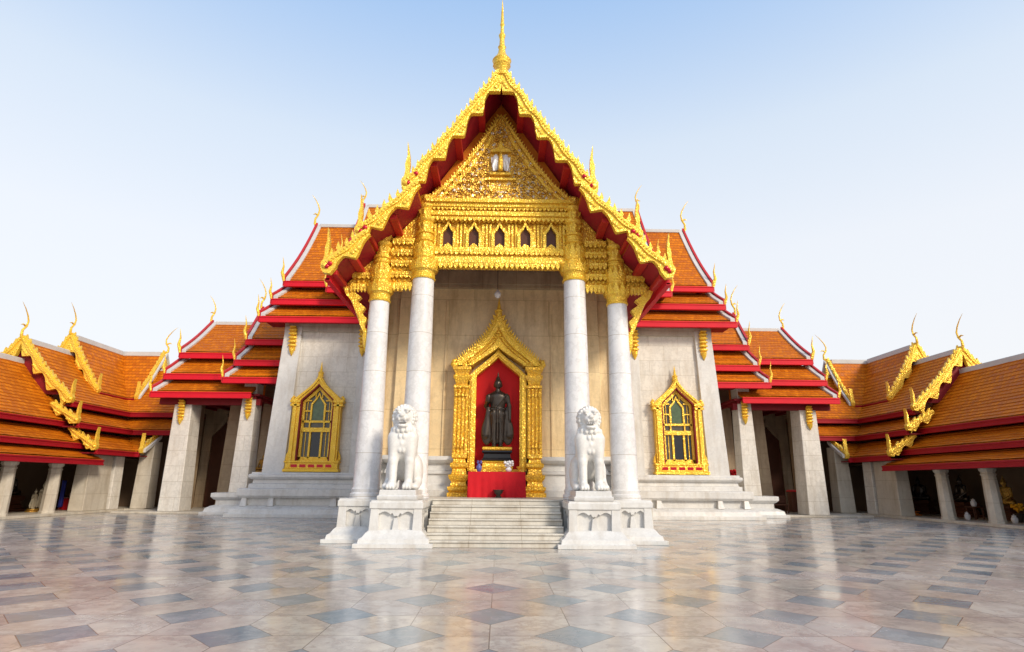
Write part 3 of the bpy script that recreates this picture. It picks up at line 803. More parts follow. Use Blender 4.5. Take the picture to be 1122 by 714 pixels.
# ---- roofs whose ridge runs along x (the wings)
def wing_roof(root, sgnx, xin, yr, zr, xr, tiers, hc, inner_tiers=None, back=True, fasc=.29, bar=True, mat=TILE):
    """tiers = [(y front edge, z tile edge, x end)], from the top down, in positive x; sgnx mirrors"""
    mir = sgnx < 0
    py, pz, px = yr, zr, xr
    for i, (ye, ze, xe) in enumerate(tiers):
        d1 = yr-ye
        if i == 0: pf = curve_slope(zr, ze, 0, d1, 8, .055); e0, e1 = xr, xe
        else:
            pd, pz_ = yr-tiers[i-1][0], tiers[i-1][1]; d0 = pd-.55
            zz = pz_-.42+.15; pf = curve_slope(zz, ze, d0, d1, 3, .03); e0, e1 = tiers[i-1][2]+.05, xe
        n = len(pf); ends = [e0+(e1-e0)*(k/(n-1))**(1.25 if i == 0 else 1) for k in range(n)]
        xi = (inner_tiers[i] if inner_tiers else xin)
        for side in ((1, -1) if back else (1,)):
            mp = lambda a, d, z, side=side: (a, yr-side*d, z)
            m = MB(); slab(m, pf, [xi]*n, ends, mp, .13, .27)
            if side > 0: rf = m.build('roof_tier', mat, root, mir=mir)
            else: m.build('back_slope', mat, rf, mir=mir)
        mp = lambda a, d, z: (a, yr-d, z)
        m = MB(); linebox(m, mp, xi, e1+.10, d1-.06, ze-fasc-.05, ze-.04, .12); m.build('fascia', RED, rf, mir=mir, bevel=.015)
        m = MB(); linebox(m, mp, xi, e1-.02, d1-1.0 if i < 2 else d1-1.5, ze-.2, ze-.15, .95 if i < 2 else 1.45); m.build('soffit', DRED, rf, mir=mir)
        # white plaster edge and the red board outside it
        m = MB(); up2 = [(d, z+.14) for d, z in pf]; slab(m, up2, [e-.17 for e in ends], [e+.06 for e in ends], mp, .26); m.build('barge_edge', RIDGE, rf, mir=mir, bevel=.02)
        if bar:
            m = MB(); up3 = [(d, z+.24) for d, z in pf]; slab(m, up3, [e+.07 for e in ends], [e+.19 for e in ends], mp, .55); m.build('verge_board', PURL, rf, mir=mir)
        m = MB(); spike(m, e1+.15, ye+.05, ze+.05, 1.25 if i == 0 else 1.05, 1); m.build('eave_finial', GOLDS, rf, mir=mir)
    m = MB(); xi = inner_tiers[0] if inner_tiers else xin
    m.box(xi, xr-.1, yr-.14, yr+.14, zr-.1, zr+.13); rr = m.build('roof_ridge', RIDGE, root, mir=mir, bevel=.04)
    m = MB(); chofa(m, (xr+.12, yr, zr+.1), hc, 1.); m.build('ridge_finial', GOLDS, rr, mir=mir)
    # gable panel closing the end
    m = MB(); q = tiers[0]; m.prism([(yr, zr-.3), (q[0]+.3, q[1]-.3), (2*yr-q[0]-.3, q[1]-.3)], q[2]-.5, q[2]-.35, 'x'); m.build('end_gable', DRED, root, mir=mir)

def bracket(m, x, y, z, h, w=.18):       # carved naga bracket leaning out of a wall towards the eave (plane y,z)
    pr = [(0, 0), (-.10, .16), (-.02, .30), (-.16, .46), (-.06, .60), (-.26, .78), (-.16, .90), (-.44, 1.0), (-.30, 1.0), (-.05, .94), (.02, .5)]
    m.prism([(y+a*h*.55, z+b*h) for a, b in pr], x-w/2, x+w/2, 'x')
    for k in range(5): m.ball((x, y-.06*h-.04*k*h*.55, z+h*(.22+.16*k)), (w*.75, .09, .10*h*.7), 8)
    m.tube([(x, y-.02, z-.22*h), (x, y-.05, z-.05*h), (x, y-.05, z+.1*h)], [.01, w*.38, w*.5], 8)

def window(root, cx, Y, mir):
    m = MB(); T = lambda x, y, z: (x+cx, y, z); m.T = T
    A = ogee(1.14, 2.0, 5.32, 6.62, 14, 5, .28); B = ogee(.80, 2.45, 5.30, 6.12, 14, 5, .12)
    m.band(A, B, Y-.34, Y-.002)
    A2 = [tuple(Vector(a)*.78+Vector(b)*.22) for a, b in zip(A, B)]; B2 = [tuple(Vector(a)*.42+Vector(b)*.58) for a, b in zip(A, B)]
    m.band(A2, B2, Y-.42, Y-.33)
    m.stack(-1.18, 1.18, Y-.36, Y-.01, [(1.98, .10), (2.10, .10), (2.13, .03), (2.36, .03), (2.40, .08), (2.47, .08)])
    m.lathe(0, Y-.2, [(6.45, .14), (6.6, .12), (6.66, .15), (6.74, .07), (6.9, .05), (7.2, .006)], 10)
    for s in (1, -1):
        m.tube([(s*1.0, Y-.22, 5.22), (s*1.16, Y-.24, 5.24), (s*1.22, Y-.24, 5.38), (s*1.16, Y-.24, 5.48), (s*1.09, Y-.24, 5.43)], [.1, .11, .09, .07, .04], 8)
        m.stack(s*1.02-.16, s*1.02+.16, Y-.36, Y-.1, [(4.98, .0), (5.02, .06), (5.1, .06), (5.14, .02), (5.2, .08), (5.3, .08)])
        m.tube([(s*1.14, Y-.2, 2.45), (s*1.23, Y-.2, 2.55), (s*1.22, Y-.2, 2.75), (s*1.14, Y-.2, 2.95)], [.07, .08, .05, .02], 8)
    w_ = m.build('window', GOLDS, root, mir=mir)
    m = MB(T); C = ogee(.795, 2.46, 5.29, 6.11, 14, 5, .12); D = ogee(.735, 2.46, 5.27, 6.04, 14, 5, .12); m.band(C, D, Y-.33, Y-.001); m.build('reveal', DRED, w_, mir=mir)
    m = MB(T)
    for k in range(5): m.box(-.95+.40*k, -.67+.40*k, Y-.405, Y-.385, 2.18, 2.31)
    m.build('sill_inlay', REDG, w_, mir=mir)
    m = MB(T); y0, y1 = Y-.12, Y-.02
    m.band(ogee(.735, 2.46, 5.26, 6.03, 14, 5, .12), ogee(.62, 2.6, 5.2, 5.83, 14, 5, .12), y0, y1)
    m.box(-.73, .73, y0-.04, y1, 3.82, 4.02); m.box(-.73, .73, y0, y1, 2.46, 2.66)
    for x in (-.27, .27): m.box(x-.045, x+.045, y0, y1, 2.6, 3.9)
    m.band(ogee(.36, 4.3, 5.15, 5.72, 10, 5, .25), ogee(.28, 4.38, 5.12, 5.58, 10, 5, .25), y0, y1)
    m.box(-.7, .7, y0, y1, 4.26, 4.36)
    for x in (-.34, .34): m.box(x-.03, x+.03, y0+.003, y1, 3.95, 4.3)
    for s in (1, -1):
        m.box(min(s*.36, s*.66), max(s*.36, s*.66), y0+.002, y1, 4.78, 4.84); m.box(min(s*.34, s*.64), max(s*.34, s*.64), y0+.002, y1, 5.28, 5.34)
        m.box(s*.16-.02, s*.16+.02, y0+.002, y1, 5.45, 5.85)
    for x in (-.48, .48): m.box(x-.014, x+.014, y0+.03, y1, 2.6, 3.86)
    for x in (-.52, .52): m.box(x-.012, x+.012, y0+.036, y1, 4.3, 5.45)
    m.build('sash', GOLDS, w_, mir=mir)
    m = MB(T); m.prism(ogee(.31, 4.32, 5.14, 5.66, 10, 5, .25), Y-.05, Y-.03)
    m.build('arched_pane', GLASSG, w_, mir=mir)
    m = MB(T); m.prism(ogee(.72, 3.9, 5.26, 6.0, 14, 5, .12), Y-.025, Y-.005); m.build('upper_pane', GLASSB, w_, mir=mir)
    for x, mt in ((-.48, GLASSB), (0, GLASSD), (.48, GLASSB)):
        m = MB(T); m.box(x-.21, x+.21, Y-.05, Y-.03, 2.6, 3.86)
        if mt is GLASSB:
            pass
        m.build('lower_pane', mt if not (mir is False and x > 0) else GLASSD, w_, mir=mir)

for s in (1, -1):
    mir = s < 0
    # plinths
    m = MB()
    m.stack(4.3, 11.45, 27.25, 34, [(0, .55), (.16, .55), (.16, .42), (.34, .38), (.44, .22), (.5, .05), (.5, -.05), (.82, -.05), (.82, .12), (.92, .22), (1.2, .22), (1.24, .12)])
    m.stack(4.3, 11.25, 27.6, 34, [(1.22, .12), (1.42, .12), (1.46, .0), (1.62, -.02), (1.66, .10), (1.74, .16), (1.84, .16), (1.88, .06), (1.95, .06)])
    c = .25
    for xa in (11.2, 10.0, 7.2): m.hexa((xa, xa+.3, 27.05, 27.4), (xa+.05, xa+.25, 27.15, 27.4), .46, .84)
    m.build('wing_plinth', WHITE, temple, mir=mir, bevel=.015)
    m = MB(); m.hexa((4.2, 10.85, 28, 36), (4.2, 10.55, 28.02, 35.7), 1.94, 9.05)
    ww = m.build('wing_wall', WALL, temple, mir=mir)
    m = MB(); m.hexa((9.98, 10.98, 27.82, 28.3), (9.82, 10.66, 27.86, 28.3), 1.945, 9.0); m.build('wing_pilaster', WHITE, ww, mir=mir, bevel=.02)
    m = MB(); m.hexa((6.2, 6.95, 27.82, 28.3), (6.2, 6.95, 27.86, 28.3), 1.945, 9.0)
    m.build('wing_pilaster', WHITE, ww, mir=mir, bevel=.02)
    m = MB(); bracket(m, 10.2, 27.85, 7.75, 1.2, .3); m.build('naga_bracket', GOLDS, ww, mir=mir)
    m = MB(); bracket(m, 6.75, 27.85, 7.75, 1.2, .3); m.build('naga_bracket', GOLDS, ww, mir=mir)
    m = MB(); m.box(6.3, 10.7, 27.9, 28.1, 8.75, 9.2); m.build('eave_moulding', PIER, ww, mir=mir)
    window(temple, 8.66, 28.0, mir)
    wing_roof(temple, s, 3.5, 32, 16.35, 10.95, [(28.2, 11.55, 11.0), (27.7, 10.42, 11.32), (27.2, 9.36, 11.62)], 2.0)
    wing_roof(temple, s, 3.0, 32, 17.7, 8.2, [(27.9, 12.75, 8.0), (27.45, 11.9, 8.2), (27.0, 10.85, 8.4)], 1.7)
    wing_roof(temple, s, 10.5, 33, 11.35, 13.95, [(29.9, 8.85, 13.3), (29.35, 7.62, 13.5), (28.8, 6.62, 13.72)], 1.9)
    m = MB(); m.hexa((10.8, 13.2, 32.6, 36), (10.8, 13.2, 32.6, 36), .0, 8.2); m.build('inner_wall', INNER, temple, mir=mir)
    # outer column brackets
    m = MB(); zz = 5.75
    pr = [(0, 0), (.09, .25), (.02, .45), (.20, .62), (.10, .80), (.36, 1.0), (.24, 1.12), (.62, 1.40), (.92, 1.62), (.80, 1.42), (.70, 1.2), (.48, .95), (.40, .72), (.26, .5), (.22, .28), (.10, .05)]
    m.T = lambda x, y, z: (3.88+x, 16.55+y, zz+z)
    m.prism(pr, -.09, .09); m.tube([(.1, 0, .1), (.22, 0, .5), (.42, 0, .95), (.7, 0, 1.4)], [.05, .1, .09, .05], 8)
    m.tube([(.02, 0, -.55), (.02, 0, -.3), (.03, 0, -.05), (.06, 0, .15)], [.01, .09, .11, .05], 8)
    m.build('naga_bracket', GOLDS, temple, mir=mir)

# ================================================================== SIDE PAVILIONS (open, between the wings and the galleries)
for s in (1, -1):
    mir = s < 0; sd_ = 'right' if s > 0 else 'left'
    pav = thing('side_pavilion', 'open pavilion with tiered orange roof on square white pillars, joined to the %s temple wing' % sd_, 'pavilion', (s*15.2, 30, 0), 'pavilions beside the temple wings')
    wing_roof(pav, s, 12.0, 34, 10.75, 17.3, [(30.5, 8.22, 17.0), (29.8, 6.95, 17.22), (29.2, 5.92, 17.4)], 1.7, inner_tiers=(12.2, 12.2, 12.5))
    m = MB(); m.hexa((15.45, 16.5, 29.6, 30.75), (15.68, 16.55, 29.75, 30.75), .1, 5.6); p1 = m.build('pillar', WALL, pav, mir=mir, bevel=.04)
    m = MB(); bracket(m, 16.1, 29.7, 4.5, 1.0, .26); m.build('naga_bracket', GOLDS, p1, mir=mir)
    m = MB(); m.hexa((12.32, 13.2, 29.6, 30.5), (12.45, 13.12, 29.68, 30.5), 1.0, 6.6); p2 = m.build('pillar', WALL, pav, mir=mir, bevel=.04)
    m = MB(); bracket(m, 12.72, 29.62, 4.75, 1.0, .26); m.build('naga_bracket', GOLDS, p2, mir=mir)
    m = MB(); m.stack(12.05, 13.5, 29.25, 34, [(0, .55), (.14, .55), (.14, .42), (.30, .38), (.40, .2), (.44, .05), (.66, .05), (.7, .14), (.8, .24), (.98, .24), (1.01, .12)])
    m.build('pillar_plinth', WHITE, pav, mir=mir, bevel=.015)
    m = MB(); m.box(14.2, 18.6, 29.45, 36, 0, .10); m.build('pavilion_floor', PIER, pav, mir=mir, bevel=.015)
    m = MB(); m.box(12.2, 17.3, 29.7, 29.95, 5.3, 5.62); m.box(12.2, 17.3, 29.5, 35.5, 5.75, 5.85)
    for k in range(6): m.box(12.4+k*.9, 12.55+k*.9, 29.6, 35, 5.6, 5.76)
    m.build('pavilion_ceiling', DRED, pav, mir=mir)
    m = MB(); m.hexa((13.95, 15.0, 32.2, 33.3), (14.05, 14.9, 32.3, 33.3), .1, 5.7); m.build('inner_pillar', INNER, pav, mir=mir, bevel=.03)
    m = MB(); m.hexa((16.6, 17.4, 32.2, 33.2), (16.7, 17.4, 32.3, 33.2), .1, 5.7); m.build('inner_pillar', INNER, pav, mir=mir, bevel=.03)
    m = MB(); m.box(12.0, 18.6, 35.0, 35.4, .1, 5.8); bw = m.build('back_wall', INNER, pav, mir=mir)
    m = MB(); T = lambda x, y, z: (x+16.2, y, z); m.T = T
    m.band(ogee(.95, .1, 4.2, 5.4, 10, 5, .25), ogee(.72, .1, 4.1, 5.0, 10, 5, .2), 34.85, 35.0); d_ = m.build('arched_doorway', INNER, pav, mir=mir)
    m = MB(T); m.prism(ogee(.72, .11, 4.1, 5.0, 10, 5, .2), 34.93, 34.99); m.build('door_leaf', WOOD, d_, mir=mir)

# ================================================================== CLOISTER GALLERIES
XR, YR = 23.75, 36.0
def gallery(s):
    mir = s < 0; sd_ = 'right' if s > 0 else 'left'
    G = thing('cloister_gallery', 'long low gallery with orange roofs and gilded gable boards on the %s of the courtyard' % sd_, 'gallery', (s*20, 28, 0), 'cloister galleries round the courtyard')
    mpx = lambda a, d, z: (XR-d, a, z)          # slopes of the arm that runs towards the camera
    mpy = lambda a, d, z: (a, YR-d, z)          # slopes of the arm that runs across
    YE = 28.5                                  # where the higher corner roof begins
    def tier(pf, y0, yv, x1, parent_name='roof_tier', fz=.27, across=True, arm=True, soff=.9):
        n = len(pf); out = None
        if arm:
            m = MB(); slab(m, pf, [y0]*n, [(YR-d if yv is None else yv) for d, z in pf], mpx, .13, .25); out = m.build('roof_tier', TILE, G, mir=mir)
            m = MB(); slab(m, [(-d, z) for d, z in pf], [y0]*n, [(YR+d if yv is None else yv) for d, z in pf], mpx); m.build('back_slope', TILE, out, mir=mir)
            d, z = pf[-1]; ye = YR-d if yv is None else yv
            m = MB(); linebox(m, mpx, y0-.02, ye, d-.06, z-fz, z-.03, .12); m.build('fascia', GRED, out, mir=mir, bevel=.012)
            m = MB(); linebox(m, mpx, y0, ye, d-soff, z-.26, z-.20, soff-.06); m.build('soffit', DRED, out, mir=mir)
        if across:
            m = MB(); slab(m, pf, [XR-d for d, z in pf], [x1]*n, mpy, .13, .25)
            # drawn from the corner towards the temple
            q = m.build('roof_tier', TILE, G, mir=mir)
            m = MB(); slab(m, [(-d, z) for d, z in pf], [XR+d for d, z in pf], [x1]*n, mpy); m.build('back_slope', TILE, q, mir=mir)
            d, z = pf[-1]
            m = MB(); linebox(m, mpy, XR-d, x1-.02, d-.06, z-fz, z-.03, .12); m.build('fascia', GRED, q, mir=mir, bevel=.012)
            m = MB(); linebox(m, mpy, XR-d, x1, d-soff, z-.26, z-.20, soff-.06); m.build('soffit', DRED, q, mir=mir)
            out = out or q
        return out
    # base roof of the arm towards the camera
    A1 = curve_slope(7.22, 4.28, 0, 3.0, 7, .06); A2 = curve_slope(3.98, 3.27, 2.5, 3.8, 3, .03); A3 = curve_slope(3.0, 2.52, 3.3, 4.62, 3, .03)
    for pf in (A1, A2, A3): tier(pf, 8.0, 29.0, None, across=False)
    # higher roof over the corner: runs down both arms
    B1 = curve_slope(8.3, 5.28, 0, 2.95, 7, .06); B2 = curve_slope(4.95, 4.22, 2.5, 3.8, 3, .03); B3 = curve_slope(3.85, 3.02, 3.3, 4.62, 3, .03)
    b1 = tier(B1, YE, None, 17.0); b2 = tier(B2, YE-.5, None, 17.2); b3 = tier(B3, YE-.1, None, 18.9)
    # topmost cap over the corner
    C1 = curve_slope(9.25, 6.2, 0, 2.0, 7, .05)
    c1 = tier(C1, 31.6, None, 21.3, soff=.3)
    # ridges
    for (x0, x1, y0, y1, z) in ((XR-.12, XR+.12, 8.0, 29.1, 7.16), (XR-.12, XR+.12, YE+.2, 31.8, 8.24), (17.0, 21.4, YR-.12, YR+.12, 8.24), (XR-.12, XR+.12, 31.75, YR-.2, 9.2), (21.4, XR+.12, YR-.12, YR+.12, 9.202)):
        m = MB(); m.box(x0, x1, y0, y1, z-.1, z+.2); m.build('roof_ridge', RIDGE, G, mir=mir, bevel=.04)
    # gilded boards: on both slopes of each gable
    def board(pf, T, parent, hook, fin=.17, wid=.64, ch=None):
        for sg in (1, -1):
            TT = lambda x, y, z, sg=sg: T(x, y+.004*sg, z)
            m = MB(); m.T = TT; barge(m, [(sg*d, z+.16) for d, z in pf], wid, .18, hook, .30, True, fin)
            o_ = m.build('bargeboard', BOARD, parent, mir=mir)
            m = MB(); m.T = TT; P = [(sg*d, z+.05) for d, z in pf]
            m.band([(a, b+.08) for a, b in P], [(a, b-.10) for a, b in P], .10, .22); m.build('verge_board', RIDGE, o_, mir=mir)
            if sg > 0: o = o_
        return o
    Ty = lambda yy: (lambda x, y, z: (XR-x, yy+y, z))
    Tx = lambda xx: (lambda x, y, z: (xx-y, YR-x, z))
    o = board([B1[0], B1[3], B1[5], B1[7]], Ty(YE-.12), b1, .68)
    m = MB(); chofa(m, (XR, YE-.15, 8.4), 1.7, -1.35, ny=1.); m.build('ridge_finial', GOLDS, o, mir=mir)
    m = MB(); m.prism([(-2.5, 5.6), (2.5, 5.6), (0, 8.1)], .1, .3); m.v = [(XR-x, YE+y, z) for x, y, z in m.v]; m.build('end_gable', DRED, G, mir=mir)
    board(B2, Ty(YE-.62), b2, .62, .16, .44); board(B3, Ty(YE-.22), b3, .62, .16, .44)
    o = board([C1[0], C1[3], C1[5], C1[7]], Ty(31.48), c1, .62)
    m = MB(); chofa(m, (XR, 31.45, 9.35), 1.7, -1.35, ny=1.); m.build('ridge_finial', GOLDS, o, mir=mir)
    m = MB(); m.prism([(-1.6, 6.6), (1.6, 6.6), (0, 9.05)], .1, .3); m.v = [(XR-x, 31.7+y, z) for x, y, z in m.v]; m.build('end_gable', DRED, G, mir=mir)
    o = board([C1[0], C1[3], C1[5], C1[7]], Tx(21.18), c1, .62)
    m = MB(); chofa(m, (21.15, YR, 9.35), 1.7, -1.35); m.build('ridge_finial', GOLDS, o, mir=mir)
    m = MB(); m.prism([(-1.6, 6.6), (1.6, 6.6), (0, 9.05)], .1, .3); m.v = [(21.4+y, YR-x, z) for x, y, z in m.v]; m.build('end_gable', DRED, G, mir=mir)
    board(B3, Tx(18.8), b3, .6, .2, .36)
    # floor, walls, ceiling
    m = MB(); m.box(19.5, 29.5, 8, 36, 0, .12); m.box(18.6, 19.499, 31.9, 40, 0, .118); m.build('gallery_floor', PIER, G, mir=mir, bevel=.015)
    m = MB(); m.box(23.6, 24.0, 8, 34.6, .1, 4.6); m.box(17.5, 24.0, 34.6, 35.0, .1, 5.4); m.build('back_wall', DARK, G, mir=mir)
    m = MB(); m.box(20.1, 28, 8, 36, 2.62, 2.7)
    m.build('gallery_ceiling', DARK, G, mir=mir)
    # posts
    off = 24.5 if s < 0 else 23.6
    m = MB(); m.lathe(19.85, 0, [(.12, .31), (.2, .31), (.23, .28), (1.2, .265), (1.96, .24), (1.97, .27), (2.02, .27), (2.03, .24), (2.09, .24), (2.15, .29), (2.24, .30)], 8)
    base = None
    for y in (off-5, off-2.5, off, off+2.55):
        if base is None:
            m.v = [(a, b+y, c) for a, b, c in m.v]; base = m.build('gallery_post', PIER, G, mir=mir); y0 = y
        else: copy_part(base, dy=y-y0)
    m = MB(); m.hexa((19.58, 20.3, 28.9, 30.6), (19.68, 20.3, 28.95, 30.6), .12, 2.75); m.build('corner_pier', PIER, G, mir=mir, bevel=.03)
    m = MB(); m.hexa((19.55, 20.2, 30.75, 31.5), (19.65, 20.2, 30.8, 31.5), .12, 2.75); m.build('corner_pier', WALL, G, mir=mir, bevel=.03)
    m = MB(); m.hexa((18.5, 19.35, 32.1, 32.9), (18.6, 19.3, 32.15, 32.9), .12, 3.6); m.build('corner_pier', PIER, G, mir=mir, bevel=.03)
    return G
GAL = {s: gallery(s) for s in (-1, 1)}

# ================================================================== STATUES AND FURNISHINGS
def lion_field(P):
    f = None
    def u(d, k=.06):
        nonlocal f
        f = d if f is None else smin(f, d, k)
    u(ell(P, (0, .02, 1.22), (.40, .36, .47)))
    u(rcone(P, (0, .05, 1.15), (0, .5, .62), .36, .40), .12)
    u(ell(P, (0, -.02, 1.58), (.33, .31, .27)), .10)
    for s in (1, -1):
        u(rcone(P, (s*.25, -.14, 1.30), (s*.24, -.2, .72), .20, .135), .10)
        u(rcone(P, (s*.24, -.2, .72), (s*.23, -.21, .14), .135, .115), .05)
        u(ell(P, (s*.23, -.30, .10), (.155, .22, .11)), .05)
        for dx in (-.085, 0, .085): u(ell(P, (s*.23+dx, -.46, .07), (.05, .08, .07)), .02)
        u(ell(P, (s*.36, .42, .46), (.19, .38, .42)), .08)
        u(rcone(P, (s*.40, .3, .2), (s*.42, -.02, .10), .15, .11), .06)
        u(ell(P, (s*.42, -.10, .08), (.12, .20, .09)), .04)
    u(rcone(P, (0, .82, .35), (.05, .98, .9), .09, .12), .06)
    u(rcone(P, (.05, .98, .9), (0, .86, 1.3), .13, .03), .05)
    u(ell(P, (0, -.12, 1.86), (.285, .29, .27)), .06)
    u(ell(P, (0, -.40, 1.80), (.20, .13, .105)), .05)
    u(ell(P, (0, -.36, 1.60), (.155, .13, .06)), .04)
    u(ell(P, (0, -.53, 1.86), (.075, .05, .055)), .03)
    f = smax(f, -ell(P, (0, -.50, 1.685), (.165, .24, .05)), .01)
    for s in (1, -1):
        f = smax(f, -ell(P, (s*.125, -.44, 1.945), (.062, .08, .036)), .01)
        u(ell(P, (s*.125, -.395, 1.945), (.042, .04, .028)), .01)
        u(ell(P, (s*.135, -.37, 2.01), (.10, .07, .04)), .03)
        u(rcone(P, (s*.24, -.06, 1.98), (s*.285, -.02, 2.06), .06, .02), .04)
        u(ell(P, (s*.09, -.50, 1.765), (.035, .03, .06)), .02)
    # mane curls round the face and in rows down the chest
    for k in range(17):
        a = -2.4+4.8*k/16; u(ell(P, (.31*math.sin(a), -.17, 1.84+.295*math.cos(a)), (.05, .09, .055)), .018)
    for k in range(13):
        a = -2.1+4.2*k/12; u(ell(P, (.335*math.sin(a), -.04, 1.84+.31*math.cos(a)), (.055, .08, .055)), .018)
    for r in range(4):
        for k in range(7-r):
            a = (k-(6-r)/2)*.36; z = 1.50-.17*r
            u(ell(P, (.36*math.sin(a)*(1-.06*r), .02-.36*math.cos(a)+.02*r, z), (.066, .07, .088)), .012)
    u(ell(P, (0, .0, 2.12), (.12, .2, .07)), .05)
    return f
V, F = skin(lion_field, (-.72, -.68, -.02), (.72, 1.18, 2.28), .022)
V = [(x*.89, y, max(0., z)) for x, y, z in V]
def lion(x, y, z, lab):
    t = thing('lion_statue', lab, 'statue', (x, y, z), 'marble guardian lions')
    m = MB(); m.add(V, F); o = m.build('lion_body', STATU, t, world=False, angle=180); o.location = (0, 0, .25)
    m = MB(); m.stack(-.46, .46, -.55, 1.0, [(0, .02), (.03, .04), (.10, .04), (.12, .0), (.25, -.01)]); m.build('statue_base', WHITE, t, world=False, bevel=.012)
    m = MB()
    for k in range(5): m.prism([(-.10+.05*k-.02, 1.72), (-.10+.05*k+.02, 1.72), (-.10+.05*k, 1.675)], -.47, -.44)
    q = m.build('teeth', WHITEP, t, world=False); q.location = (0, 0, .25)
    return t
L1 = lion(-2.45, 15.5, PF-.01, 'white marble guardian lion sitting upright on the pedestal left of the steps')
L2 = dup(L1, (2.45, 15.5, PF-.01), 0, 'white marble guardian lion sitting upright on the pedestal right of the steps')

def standing_field(P):
    f = None
    def u(d, k=.04):
        nonlocal f
        f = d if f is None else smin(f, d, k)
    u(ell(P, (0, 0, 1.42), (.25, .155, .34)))
    u(ell(P, (0, 0, 1.02), (.225, .15, .24)), .08)
    u(ell(P, (0, -.01, 1.57), (.29, .125, .12)), .08); u(rcone(P, (0, .01, 1.72), (.2, .01, 1.60), .07, .08), .05); u(rcone(P, (0, .01, 1.72), (-.2, .01, 1.60), .07, .08), .05)
    for s in (1, -1):
        u(rcone(P, (s*.11, 0, 1.0), (s*.10, 0, .16), .135, .085), .05)
        u(ell(P, (s*.10, -.07, .05), (.075, .15, .055)), .03)
        # robe hanging wide on both sides
        u(rcone(P, (s*.30, .04, 1.2), (s*.37, .05, .38), .06, .12), .08)
        u(ell(P, (s*.33, .05, .46), (.18, .06, .40)), .06)
        u(rcone(P, (s*.30, 0, 1.57), (s*.365, .02, 1.26), .08, .064), .05)
    u(rcone(P, (.37, .02, 1.28), (.385, -.02, .98), .066, .05), .03)
    u(ell(P, (.385, -.03, .88), (.045, .05, .10)), .03)
    u(rcone(P, (-.37, .02, 1.28), (-.30, -.24, 1.40), .066, .05), .03)
    u(ell(P, (-.29, -.28, 1.50), (.05, .035, .11)), .03)
    u(ell(P, (0, .04, .60), (.27, .07, .50)), .06)
    u(rcone(P, (0, 0, 1.66), (0, 0, 1.84), .075, .068), .04)
    u(ell(P, (0, -.01, 1.97), (.128, .145, .165)), .02)
    u(ell(P, (0, .01, 2.13), (.075, .08, .07)), .03)
    u(rcone(P, (0, .01, 2.16), (0, .01, 2.40), .045, .006), .03)
    u(ell(P, (0, -.14, 1.95), (.022, .03, .045)), .015)
    for s in (1, -1): u(ell(P, (s*.122, .0, 1.93), (.02, .035, .075)), .012)
    # robe edge across the chest and the belt fold
    u(rcone(P, (.30, -.10, 1.66), (-.08, -.165, 1.2), .02, .02), .02)
    u(rcone(P, (0, -.16, 1.16), (0, -.12, .25), .035, .03), .03)
    for s in (1, -1): u(rcone(P, (s*.13, -.14, 1.12), (s*.17, -.10, .2), .018, .018), .02)
    u(rcone(P, (-.2, -.12, 1.17), (.2, -.12, 1.17), .03, .03), .02)
    return f
t = thing('standing_buddha_statue', 'dark bronze standing Buddha in a long robe inside the gilded red-lined niche', 'statue', (0, 19.02, 1.94))
V2, F2 = skin(standing_field, (-.56, -.42, -.02), (.56, .26, 2.5), .02)
m = MB(); m.add(V2, F2); o = m.build('statue_body', BRONZE, t, world=False, angle=180); o.location = (0, 0, .70); o.scale = (1.04, 1, 1.05)
m = MB(); m.stack(-.44, .44, -.24, .24, [(.0, .05), (.08, .07), (.11, .02), (.2, .02), (.24, .06), (.27, .0)])
m.stack(-.42, .42, -.24, .24, [(.58, .0), (.62, .05), (.67, .06), (.70, .03)])
p_ = m.build('statue_pedestal', GOLDS, t, world=False, bevel=.008)
m = MB(); m.stack(-.42, .42, -.22, .22, [(.26, .04), (.3, .08), (.36, .02), (.48, .0), (.54, .07), (.59, .05)]); m.build('pedestal_band', BLACKL, p_, world=False, bevel=.01)

# altar with its offerings
t = thing('altar_table', 'low altar table under a bright red cloth below the niche', 'table', (0, 18.25, PF))
m = MB(); m.box(-.8, .8, -.2, .2, 0, .70); m.build('table_frame', WOOD, t, world=False)
m = MB(); n = 56; V_ = []; Fc = []
loop = [(-.87, -.25), (.87, -.25), (.87, .25), (-.87, .25)]
per = []
for i in range(4):
    a, b = Vector(loop[i]), Vector(loop[(i+1) % 4]); k = 28 if i % 2 == 0 else 8
    d = (b-a).normalized(); nn = Vector((d.y, -d.x))
    for j in range(k): per.append((a+(b-a)*(j/k), nn, j, i))
N_ = len(per)
for r in range(7):
    t_ = r/6
    for (p, nn, j, i) in per:
        q = p+nn*(.028*t_*math.sin(j*1.75+i)+.012*t_*math.sin(j*.7)); V_.append((q.x, q.y, .755-.752*t_))
for r in range(6):
    for j in range(N_): Fc.append((r*N_+j, r*N_+(j+1) % N_, (r+1)*N_+(j+1) % N_, (r+1)*N_+j))
Fc.append(tuple(range(N_)))
m.add(V_, Fc); m.build('tablecloth', CLOTH, t, world=False, angle=50)
def pot(name, lab, cat, loc, prof, mt, extra=None, emat=None, ename='flower', group=None):
    t = thing(name, lab, cat, loc, group)
    m = MB(); m.lathe(0, 0, prof, 18); m.build(name.split('_')[-1] if False else 'pot_body', mt, t, world=False, angle=60)
    if extra:
        m = MB(); extra(m); m.build(ename, emat, t, world=False)
    return t
def bunch(z, r, n=16, b=.06, seed=1):
    q = random.Random(seed)
    def fn(m):
        for k in range(n):
            a, rr, zz = q.uniform(0, 6.28), r*math.sqrt(q.random()), z+q.uniform(0, r*1.1)
            m.ball((rr*math.cos(a), rr*math.sin(a), zz), (b, b, b*.8), 7)
            m.tube([(0, 0, z-.12), (rr*.5*math.cos(a), rr*.5*math.sin(a), (z+zz)/2-.05), (rr*math.cos(a), rr*math.sin(a), zz)], [.008, .008, .006], 4)
    return fn
